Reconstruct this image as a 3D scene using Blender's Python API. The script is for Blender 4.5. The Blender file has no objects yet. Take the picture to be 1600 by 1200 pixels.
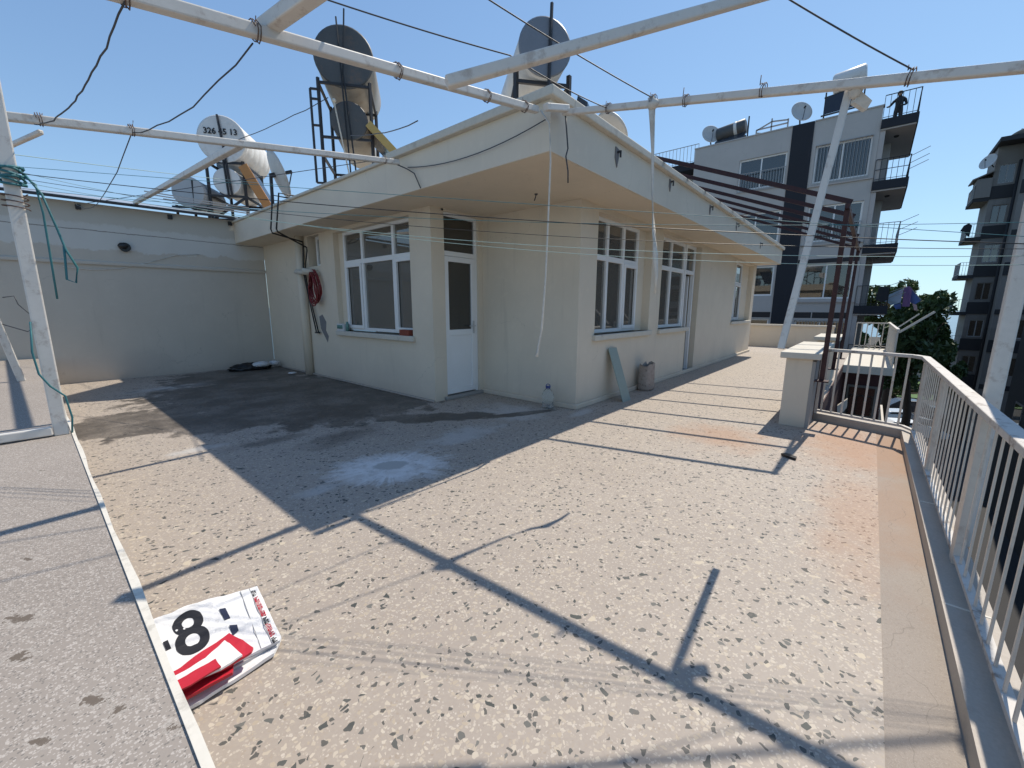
import bpy, bmesh, math, random
from mathutils import Vector, Matrix
R = math.radians
sc = bpy.context.scene
col = sc.collection
random.seed(7)

# ------------------------------------------------------------------ camera
fw = Vector((0.74637934, 0.64060837, -0.18038513))
rt = Vector((0.65181967, -0.75836434, 0.0038262))
up = Vector((0.13434656, 0.12043437, 0.98358862))
cd = bpy.data.cameras.new('camera')
cam = bpy.data.objects.new('camera', cd); col.objects.link(cam)
m = Matrix(((rt.x, up.x, -fw.x, 0), (rt.y, up.y, -fw.y, 0), (rt.z, up.z, -fw.z, 1.4), (0, 0, 0, 1)))
cam.matrix_world = m
cd.sensor_width = 36; cd.lens = 36 * 645.9 / 1600
cd.clip_start = 0.05; cd.clip_end = 20000
sc.camera = cam
sc.render.resolution_x = 1024; sc.render.resolution_y = 768

# ------------------------------------------------------------------ sky, sun, exposure
SUN = Vector((0.56162, -0.05027, 0.82587)).normalized()
w = bpy.data.worlds.new('World'); sc.world = w; w.use_nodes = True
nt = w.node_tree
sky = nt.nodes.new('ShaderNodeTexSky'); sky.sky_type = 'NISHITA'; sky.sun_disc = False
sky.sun_elevation = R(55.7); sky.sun_rotation = R(95)
sky.air_density = 1.0; sky.dust_density = 0.1; sky.ozone_density = 0.35
# soft shoulder so that the bright band above the horizon keeps its blue, as the camera recorded it
v1 = nt.nodes.new('ShaderNodeVectorMath'); v1.operation = 'MULTIPLY'; v1.inputs[1].default_value = (1.08, 1.24, 1.46)
v2 = nt.nodes.new('ShaderNodeVectorMath'); v2.operation = 'MULTIPLY_ADD'; v2.inputs[1].default_value = (0.155, 0.10, 0.08); v2.inputs[2].default_value = (1, 1, 1)
v3 = nt.nodes.new('ShaderNodeVectorMath'); v3.operation = 'DIVIDE'
nt.links.new(sky.outputs[0], v1.inputs[0]); nt.links.new(v1.outputs[0], v2.inputs[0])
nt.links.new(v1.outputs[0], v3.inputs[0]); nt.links.new(v2.outputs[0], v3.inputs[1])
nt.links.new(v3.outputs[0], nt.nodes['Background'].inputs[0])
nt.nodes['Background'].inputs[1].default_value = 0.122
sl = bpy.data.lights.new('sun', 'SUN'); sl.energy = 3.5; sl.angle = R(0.53); sl.color = (1.0, 0.92, 0.80)
so = bpy.data.objects.new('sun', sl); col.objects.link(so)
so.rotation_euler = SUN.to_track_quat('Z', 'Y').to_euler()
vs = sc.view_settings
vs.view_transform = 'Standard'; vs.look = 'None'; vs.gamma = 1; vs.exposure = 0.52; vs.use_curve_mapping = False
sc.cycles.max_bounces = 6; sc.cycles.transparent_max_bounces = 8
sc.cycles.use_denoising = True

# ------------------------------------------------------------------ materials
def base(name):
    mt = bpy.data.materials.new(name); mt.use_nodes = True
    n = mt.node_tree.nodes; l = mt.node_tree.links
    return mt, n, l, n['Principled BSDF']

class NB:
    """little node builder"""
    def __init__(s, n, l): s.n = n; s.l = l
    def inp(s, node, i, v):
        if v is None: return
        if hasattr(v, 'is_linked'): s.l.new(v, node.inputs[i])
        else: node.inputs[i].default_value = v
    def math(s, op, a, b=None, c=None, clamp=False):
        x = s.n.new('ShaderNodeMath'); x.operation = op; x.use_clamp = clamp
        s.inp(x, 0, a); s.inp(x, 1, b); s.inp(x, 2, c)
        return x.outputs[0]
    def coord(s):
        return s.n.new('ShaderNodeNewGeometry').outputs['Position']
    def sep(s, v):
        x = s.n.new('ShaderNodeSeparateXYZ'); s.inp(x, 0, v); return x.outputs
    def noise(s, v, scale, detail=4, rough=0.55):
        x = s.n.new('ShaderNodeTexNoise'); s.inp(x, 'Vector', v); x.inputs['Scale'].default_value = scale
        x.inputs['Detail'].default_value = detail; x.inputs['Roughness'].default_value = rough
        return x.outputs
    def vor(s, v, scale, feature='F1', dims='3D', rnd=1.0):
        x = s.n.new('ShaderNodeTexVoronoi'); x.voronoi_dimensions = dims; x.feature = feature
        s.inp(x, 'Vector', v); x.inputs['Scale'].default_value = scale; x.inputs['Randomness'].default_value = rnd
        return x.outputs
    def ramp(s, v, a, b):
        """smooth 0..1 between a and b"""
        x = s.n.new('ShaderNodeMapRange'); x.interpolation_type = 'SMOOTHSTEP'
        s.inp(x, 0, v); x.inputs[1].default_value = a; x.inputs[2].default_value = b
        return x.outputs[0]
    def mix(s, f, a, b, mode='MIX'):
        x = s.n.new('ShaderNodeMix'); x.data_type = 'RGBA'; x.blend_type = mode
        s.inp(x, 0, f)
        s.inp(x, 6, a if hasattr(a, 'is_linked') else (*a, 1)); s.inp(x, 7, b if hasattr(b, 'is_linked') else (*b, 1))
        return x.outputs[2]
    def bump(s, bs, h, strength=0.3, dist=0.01):
        x = s.n.new('ShaderNodeBump'); x.inputs['Strength'].default_value = strength
        x.inputs['Distance'].default_value = dist
        s.l.new(h, x.inputs['Height']); s.l.new(x.outputs[0], bs.inputs['Normal'])
    def ell(s, xy, cx, cy, rx, ry, ang=0, nz=None, k=0.8, soft=(1.25, 0.75)):
        """soft elliptical blot mask"""
        X = s.math('SUBTRACT', xy[0], cx); Y = s.math('SUBTRACT', xy[1], cy)
        c, t = math.cos(ang), math.sin(ang)
        U = s.math('DIVIDE', s.math('ADD', s.math('MULTIPLY', X, c), s.math('MULTIPLY', Y, t)), rx)
        V = s.math('DIVIDE', s.math('SUBTRACT', s.math('MULTIPLY', Y, c), s.math('MULTIPLY', X, t)), ry)
        d = s.math('SQRT', s.math('ADD', s.math('MULTIPLY', U, U), s.math('MULTIPLY', V, V)))
        if nz is not None:
            d = s.math('ADD', d, s.math('MULTIPLY', s.math('SUBTRACT', nz, 0.5), k))
        return s.ramp(d, soft[0], soft[1])

def mat(name, c, rough=0.6, var=0.12, scale=3.0, fine=40.0, fvar=0.06, bump=0.1, metal=0.0, dirt=None, dirt_amt=0.0, dirt_scale=6.0, spec=0.5):
    mt, n, l, bs = base(name); b = NB(n, l)
    p = b.coord()
    n1 = b.noise(p, scale, 5)[0]; n2 = b.noise(p, fine, 3)[0]
    v = b.math('ADD', b.math('MULTIPLY', b.math('SUBTRACT', n1, 0.5), var * 2), b.math('MULTIPLY', b.math('SUBTRACT', n2, 0.5), fvar * 2))
    f = b.math('ADD', v, 1.0)
    rgb = n.new('ShaderNodeVectorMath'); rgb.operation = 'SCALE'; rgb.inputs[0].default_value = c
    l.new(f, rgb.inputs['Scale']); cc = rgb.outputs[0]
    if dirt is not None:
        n3 = b.noise(p, dirt_scale, 7, 0.7)[0]
        cc = b.mix(b.math('MULTIPLY', b.ramp(n3, 0.52, 0.68), dirt_amt), cc, dirt)
    l.new(cc, bs.inputs['Base Color'])
    bs.inputs['Roughness'].default_value = rough; bs.inputs['Metallic'].default_value = metal
    bs.inputs['Specular IOR Level'].default_value = spec
    if bump: b.bump(bs, n2, bump, 0.004)
    return mt

def terrazzo(name, stains):
    mt, n, l, bs = base(name); b = NB(n, l)
    p = b.coord(); xy = b.sep(p)
    nlow = b.noise(p, 0.9, 4)[0]; nmid = b.noise(p, 3.5, 6, 0.62)[0]; nf = b.noise(p, 70, 3)[0]
    mort = b.mix(nlow, (0.285, 0.24, 0.203), (0.38, 0.328, 0.28))
    mort = b.mix(b.math('MULTIPLY', b.math('SUBTRACT', nf, 0.3), 0.5, clamp=True), mort, (0.46, 0.41, 0.35))
    # fine specks
    vf = b.vor(p, 120, 'DISTANCE_TO_EDGE', '2D')[0]; cf = b.sep(b.vor(p, 120, 'F1', '2D')[1])
    mort = b.mix(b.math('MULTIPLY', b.math('MULTIPLY', b.math('GREATER_THAN', vf, b.math('MULTIPLY', cf[1], 0.25)), b.math('GREATER_THAN', cf[0], 0.70)), 0.6), mort, b.mix(cf[2], (0.30, 0.24, 0.18), (0.62, 0.56, 0.48)))
    wob = n.new('ShaderNodeVectorMath'); wob.operation = 'ADD'
    nv = b.noise(p, 18, 2)[1]; ws = n.new('ShaderNodeVectorMath'); ws.operation = 'SCALE'; l.new(nv, ws.inputs[0]); ws.inputs['Scale'].default_value = 0.035
    l.new(p, wob.inputs[0]); l.new(ws.outputs[0], wob.inputs[1]); pw = wob.outputs[0]
    # cream chips
    e1 = b.vor(pw, 60, 'DISTANCE_TO_EDGE', '2D')[0]; c1 = b.sep(b.vor(pw, 60, 'F1', '2D')[1])
    thr1 = b.math('ADD', b.math('MULTIPLY', c1[1], 0.28), 0.04)
    chip1 = b.math('MULTIPLY', b.math('GREATER_THAN', e1, thr1), b.math('GREATER_THAN', c1[0], 0.70))
    cream = b.mix(c1[2], (0.39, 0.325, 0.25), (0.51, 0.45, 0.37))
    colr = b.mix(chip1, mort, cream)
    # dark green-grey chips
    e2 = b.vor(pw, 42, 'DISTANCE_TO_EDGE', '2D')[0]; c2 = b.sep(b.vor(pw, 42, 'F1', '2D')[1])
    dens = b.math('ADD', 0.97, b.math('MULTIPLY', b.ramp(nlow, 0.35, 0.65), -0.10))
    thr2 = b.math('ADD', b.math('MULTIPLY', c2[1], 0.34), 0.05)
    chip2 = b.math('MULTIPLY', b.math('GREATER_THAN', e2, thr2), b.math('GREATER_THAN', c2[0], dens))
    dark = b.mix(c2[2], (0.05, 0.055, 0.052), (0.16, 0.155, 0.14))
    colr = b.mix(chip2, colr, dark)
    e4 = b.vor(pw, 26, 'DISTANCE_TO_EDGE', '2D')[0]; c4 = b.sep(b.vor(pw, 26, 'F1', '2D')[1])
    chip4 = b.math('MULTIPLY', b.math('GREATER_THAN', e4, b.math('ADD', b.math('MULTIPLY', c4[1], 0.3), 0.12)), b.math('GREATER_THAN', c4[0], 0.955))
    colr = b.mix(chip4, colr, b.mix(b.math('GREATER_THAN', c4[2], 0.5), (0.06, 0.065, 0.06), (0.50, 0.43, 0.33)))
    e3 = b.vor(pw, 55, 'DISTANCE_TO_EDGE', '2D')[0]; c3 = b.sep(b.vor(pw, 55, 'F1', '2D')[1])
    chip3 = b.math('MULTIPLY', b.math('GREATER_THAN', e3, 0.12), b.math('GREATER_THAN', c3[0], 0.955))
    colr = b.mix(chip3, colr, (0.10, 0.095, 0.085))
    colr = b.mix(b.math('MULTIPLY', b.ramp(nmid, 0.5, 0.75), 0.25), colr, (0.30, 0.26, 0.23))
    rough = 0.62
    if stains:
        # cement skin rubbed over the floor near the corner of the house
        ang = b.math('ARCTAN2', b.math('SUBTRACT', xy[1], 3.1), b.math('SUBTRACT', xy[0], 1.95))
        strk = b.noise(ang, 4.5, 3)[0]; nbig = b.noise(p, 6, 7, 0.7)[0]
        a = b.ell(xy, 1.95, 3.10, 0.58, 0.40, R(-35), b.math('ADD', b.math('MULTIPLY', strk, 0.35), b.math('MULTIPLY', nbig, 0.65)), 2.4, (1.1, 0.6))
        colr = b.mix(b.math('MULTIPLY', a, b.math('ADD', 0.45, b.math('MULTIPLY', b.ramp(nbig, 0.35, 0.6), 0.45))), colr, (0.72, 0.71, 0.70))
        colr = b.mix(b.ell(xy, 1.97, 3.14, 0.15, 0.10, R(-35), nbig, 1.6, (1.15, 0.85)), colr, (0.42, 0.41, 0.39))
        for cx, cy, rx, ry in ((1.3, 3.1, 0.25, 0.10), (0.95, 4.95, 0.30, 0.12), (3.0, 3.3, 0.7, 0.25), (4.2, 3.6, 0.5, 0.6), (4.8, 2.85, 0.4, 0.1), (1.6, 9.2, 0.8, 0.3)):
            colr = b.mix(b.math('MULTIPLY', b.ell(xy, cx, cy, rx, ry, 0, nmid, 2.0, (1.1, 0.3)), 0.55), colr, (0.52, 0.51, 0.49))
        # damp, dirty area in front of the window
        wet = None
        for cx, cy, rx, ry, an in ((2.6, 7.3, 1.8, 2.3, 0.2), (2.9, 5.5, 1.25, 0.95, 0), (0.75, 6.7, 0.8, 0.75, 0), (1.5, 6.0, 0.9, 0.6, R(-30)), (3.3, 4.15, 0.85, 0.22, R(-40)), (4.15, 3.45, 0.55, 0.10, R(-25)), (3.0, 9.8, 1.4, 1.2, 0)):
            e = b.ell(xy, cx, cy, rx, ry, an, nmid, 1.9, (1.14, 0.86))
            wet = e if wet is None else b.math('MAXIMUM', wet, e)
        for cx, cy, rx, ry, an in ((2.1, 4.25, 0.6, 0.28, 0.3), (1.5, 4.7, 0.45, 0.16, 0)):
            wet = b.math('MAXIMUM', wet, b.math('MULTIPLY', b.ell(xy, cx, cy, rx, ry, an, nmid, 2.4, (1.2, 0.1)), 0.75))
        nst = b.noise(p, 1.4, 7, 0.7)[0]
        wet = b.math('MULTIPLY', wet, b.math('ADD', 0.62, b.math('MULTIPLY', b.ramp(nst, 0.35, 0.6), 0.38)))
        colr = b.mix(b.math('MULTIPLY', wet, 0.86), colr, (0.045, 0.038, 0.031))
        # rust wash
        rust = b.math('MAXIMUM', b.ell(xy, 5.5, -0.02, 1.2, 0.55, R(5), nmid, 1.3, (1.25, 0.2)), b.math('MULTIPLY', b.ell(xy, 4.9, 1.1, 0.6, 0.6, 0, nmid, 1.6, (1.2, 0.2)), 0.7))
        rust = b.math('MAXIMUM', rust, b.math('MULTIPLY', b.ell(xy, 3.6, -0.1, 1.2, 0.3, 0, nmid, 1.6, (1.2, 0.2)), 0.6))
        colr = b.mix(b.math('MULTIPLY', rust, 0.7), colr, (0.36, 0.185, 0.095))
        rg = b.math('SUBTRACT', 0.62, b.math('MULTIPLY', wet, 0.12)); l.new(rg, bs.inputs['Roughness'])
    else:
        bs.inputs['Roughness'].default_value = rough
    l.new(colr, bs.inputs['Base Color'])
    bs.inputs['Specular IOR Level'].default_value = 0.35
    b.bump(bs, nf, 0.12, 0.003)
    return mt

def border_mat(name):
    mt, n, l, bs = base(name); b = NB(n, l)
    p = b.coord(); xy = b.sep(p)
    nmid = b.noise(p, 3.0, 6, 0.65)[0]; nf = b.noise(p, 90, 3, 0.7)[0]; ns = b.noise(p, 300, 2)[0]
    c = b.mix(nmid, (0.262, 0.222, 0.188), (0.345, 0.30, 0.255))
    c = b.mix(b.math('MULTIPLY', b.ramp(nf, 0.5, 0.7), 0.5), c, (0.22, 0.185, 0.155))
    c = b.mix(b.math('MULTIPLY', b.ramp(ns, 0.55, 0.7), 0.4), c, (0.48, 0.43, 0.37))
    rust = b.math('MAXIMUM', b.ell(xy, 5.6, -0.3, 1.3, 0.7, 0, nmid, 1.4, (1.25, 0.2)), b.math('MULTIPLY', b.ell(xy, 3.9, -0.3, 1.2, 0.35, 0, nmid, 1.8, (1.2, 0.1)), 0.6))
    c = b.mix(b.math('MULTIPLY', rust, 0.62), c, (0.36, 0.20, 0.11))
    crk = b.math('ABSOLUTE', b.math('SUBTRACT', b.math('ADD', xy[1], b.math('MULTIPLY', b.noise(p, 2.2, 3)[0], 0.5)), -0.05))
    c = b.mix(b.math('MULTIPLY', b.math('LESS_THAN', crk, 0.0018), 0.3), c, (0.13, 0.11, 0.09))
    l.new(c, bs.inputs['Base Color']); bs.inputs['Roughness'].default_value = 0.8
    bs.inputs['Specular IOR Level'].default_value = 0.3
    b.bump(bs, nf, 0.3, 0.004)
    return mt

def ledge_mat(name):
    mt, n, l, bs = base(name); b = NB(n, l)
    p = b.coord(); xy = b.sep(p)
    nlow = b.noise(p, 1.3, 4)[0]; nsp = b.noise(p, 38, 6, 0.75)[0]; nf = b.noise(p, 130, 2)[0]
    c = b.mix(nlow, (0.25, 0.217, 0.188), (0.325, 0.285, 0.25))
    e0 = b.vor(p, 190, 'DISTANCE_TO_EDGE', '2D')[0]; cs = b.sep(b.vor(p, 190, 'F1', '2D')[1])
    c = b.mix(b.math('MULTIPLY', b.math('MULTIPLY', b.math('GREATER_THAN', e0, b.math('MULTIPLY', cs[1], 0.3)), b.math('GREATER_THAN', cs[0], 0.66)), 0.7), c, (0.50, 0.455, 0.41))
    v = b.vor(p, 150, dims='2D'); cs = b.sep(v[1])
    c = b.mix(b.math('MULTIPLY', b.math('LESS_THAN', v[0], 0.4), b.math('GREATER_THAN', cs[1], 0.82)), c, (0.20, 0.18, 0.16))
    for cx, cy, rx, ry, an in ((-0.13, 1.79, 0.075, 0.022, R(-55)), (-0.13, 1.58, 0.045, 0.018, R(-50)), (-0.02, 1.27, 0.05, 0.016, R(-50)), (0.02, 1.19, 0.025, 0.014, 0), (0.095, 1.04, 0.03, 0.016, R(-40)), (-0.1, 1.22, 0.03, 0.01, R(-50)), (-0.11, 2.21, 0.04, 0.01, R(-55)), (-0.35, 1.4, 0.06, 0.02, R(-50)), (-0.05, 3.4, 0.03, 0.01, R(-50))):
        c = b.mix(b.math('MULTIPLY', b.ell(xy, cx, cy, rx * 1.15, ry * 1.4, an, nsp, 5.5, (1.0, 0.7)), 0.6), c, (0.40, 0.365, 0.325))
        c = b.mix(b.math('MULTIPLY', b.ell(xy, cx, cy, rx, ry, an, nsp, 5.5, (0.8, 0.45)), 0.85), c, (0.10, 0.075, 0.055))
    l.new(c, bs.inputs['Base Color']); bs.inputs['Roughness'].default_value = 0.7
    bs.inputs['Specular IOR Level'].default_value = 0.3
    b.bump(bs, nf, 0.2, 0.003)
    return mt

def plaster(name, c, stain=(0.30, 0.26, 0.21), amt=0.35, band=None):
    mt, n, l, bs = base(name); b = NB(n, l)
    p = b.coord(); xyz = b.sep(p)
    n1 = b.noise(p, 1.1, 6, 0.6)[0]; n2 = b.noise(p, 55, 4, 0.6)[0]
    st = n.new('ShaderNodeVectorMath'); st.operation = 'MULTIPLY'; st.inputs[1].default_value = (7, 7, 0.5); l.new(p, st.inputs[0])
    n3 = b.noise(st.outputs[0], 1.0, 5, 0.65)[0]
    cc = b.mix(n1, tuple(x * 0.86 for x in c), tuple(min(1, x * 1.09) for x in c))
    cc = b.mix(b.math('MULTIPLY', b.ramp(n3, 0.56, 0.78), amt), cc, stain)
    pv = n.new('ShaderNodeVectorMath'); pv.operation = 'ADD'; l.new(p, pv.inputs[0])
    nw = n.new('ShaderNodeVectorMath'); nw.operation = 'SCALE'; l.new(b.noise(p, 2.5, 5, 0.65)[1], nw.inputs[0]); nw.inputs['Scale'].default_value = 0.5; l.new(nw.outputs[0], pv.inputs[1])
    ck = b.vor(pv.outputs[0], 0.55, 'DISTANCE_TO_EDGE')[0]
    cc = b.mix(b.math('MULTIPLY', b.math('MULTIPLY', b.math('LESS_THAN', ck, 0.0022), b.ramp(n1, 0.50, 0.58)), 0.25), cc, tuple(x * 0.35 for x in c))
    n5 = b.noise(p, 7, 6, 0.7)[0]
    cc = b.mix(b.math('MULTIPLY', b.ramp(n5, 0.56, 0.66), 0.22), cc, tuple(min(1, x * 1.12) for x in c))
    # splash dirt close to the floor
    low = b.math('MULTIPLY', b.ramp(b.math('ADD', xyz[2], b.math('MULTIPLY', n1, 0.2)), 0.30, 0.06), 0.35)
    cc = b.mix(low, cc, tuple(x * 0.55 for x in c))
    if band:
        edge = b.math('ADD', xyz[2], b.math('MULTIPLY', b.math('SUBTRACT', b.noise(p, 2.6, 6, 0.7)[0], 0.5), 0.34))
        cc = b.mix(b.ramp(edge, 2.44, 2.47), cc, b.mix(n1, (0.52, 0.50, 0.46), (0.66, 0.64, 0.59)))
        cc = b.mix(b.ramp(edge, 2.86, 2.92), cc, (0.52, 0.49, 0.43))
        crack = b.math('ABSOLUTE', b.math('SUBTRACT', b.math('ADD', xyz[2], b.math('MULTIPLY', b.noise(p, 5, 3)[0], 0.05)), 2.80))
        cc = b.mix(b.math('MULTIPLY', b.math('LESS_THAN', crack, 0.008), 0.7), cc, (0.15, 0.13, 0.11))
        cc = b.mix(b.math('MULTIPLY', b.ell((xyz[0], xyz[2]), 1.55, 0.30, 0.45, 0.28, 0, n1, 0.9, (1.3, 0.6)), 0.16), cc, (0.30, 0.28, 0.25))
    l.new(cc, bs.inputs['Base Color']); bs.inputs['Roughness'].default_value = 0.85
    bs.inputs['Specular IOR Level'].default_value = 0.25
    b.bump(bs, n2, 0.18, 0.004)
    return mt

def glass_mat(name, tint=(0.75, 0.8, 0.8), through=0.55, dust_roomlight=(0.21, 0.19, 0.16)):
    mt, n, l, bs = base(name)
    n.remove(bs)
    out = n['Material Output']
    tr = n.new('ShaderNodeBsdfTransparent'); tr.inputs[0].default_value = (*tint, 1)
    gl = n.new('ShaderNodeBsdfGlossy'); gl.inputs['Roughness'].default_value = 0.02; gl.inputs[0].default_value = (0.9, 0.9, 0.9, 1)
    df = n.new('ShaderNodeBsdfDiffuse'); df.inputs[0].default_value = (*dust_roomlight, 1)  # dusty film colour, lifted to imitate a brighter room behind the pane
    fr = n.new('ShaderNodeFresnel'); fr.inputs[0].default_value = 1.55
    m1 = n.new('ShaderNodeMixShader'); m1.inputs[0].default_value = through
    l.new(df.outputs[0], m1.inputs[1]); l.new(tr.outputs[0], m1.inputs[2])
    ad = n.new('ShaderNodeMath'); ad.operation = 'ADD'; ad.inputs[1].default_value = 0.06; l.new(fr.outputs[0], ad.inputs[0])
    m2 = n.new('ShaderNodeMixShader'); l.new(ad.outputs[0], m2.inputs[0])
    l.new(m1.outputs[0], m2.inputs[1]); l.new(gl.outputs[0], m2.inputs[2])
    l.new(m2.outputs[0], out.inputs[0])
    return mt

def leaf_mat(name, a, c):
    mt, n, l, bs = base(name); b = NB(n, l)
    p = b.coord(); nn = b.noise(p, 1.3, 3)[0]; n2 = b.noise(p, 9, 2)[0]
    v = b.math('ADD', b.math('MULTIPLY', nn, 0.6), b.math('MULTIPLY', n2, 0.4))
    l.new(b.mix(b.ramp(v, 0.35, 0.65), a, c), bs.inputs['Base Color'])
    bs.inputs['Roughness'].default_value = 0.55
    bs.inputs['Transmission Weight'].default_value = 0.0
    return mt

def sea_mat(name):
    mt, n, l, bs = base(name); b = NB(n, l)
    p = b.coord()
    l.new(b.mix(b.noise(p, 0.02, 4)[0], (0.05, 0.13, 0.19), (0.08, 0.19, 0.26)), bs.inputs['Base Color'])
    bs.inputs['Roughness'].default_value = 0.35
    b.bump(bs, b.noise(p, 0.25, 4)[0], 0.6, 1.0)
    return mt

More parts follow.
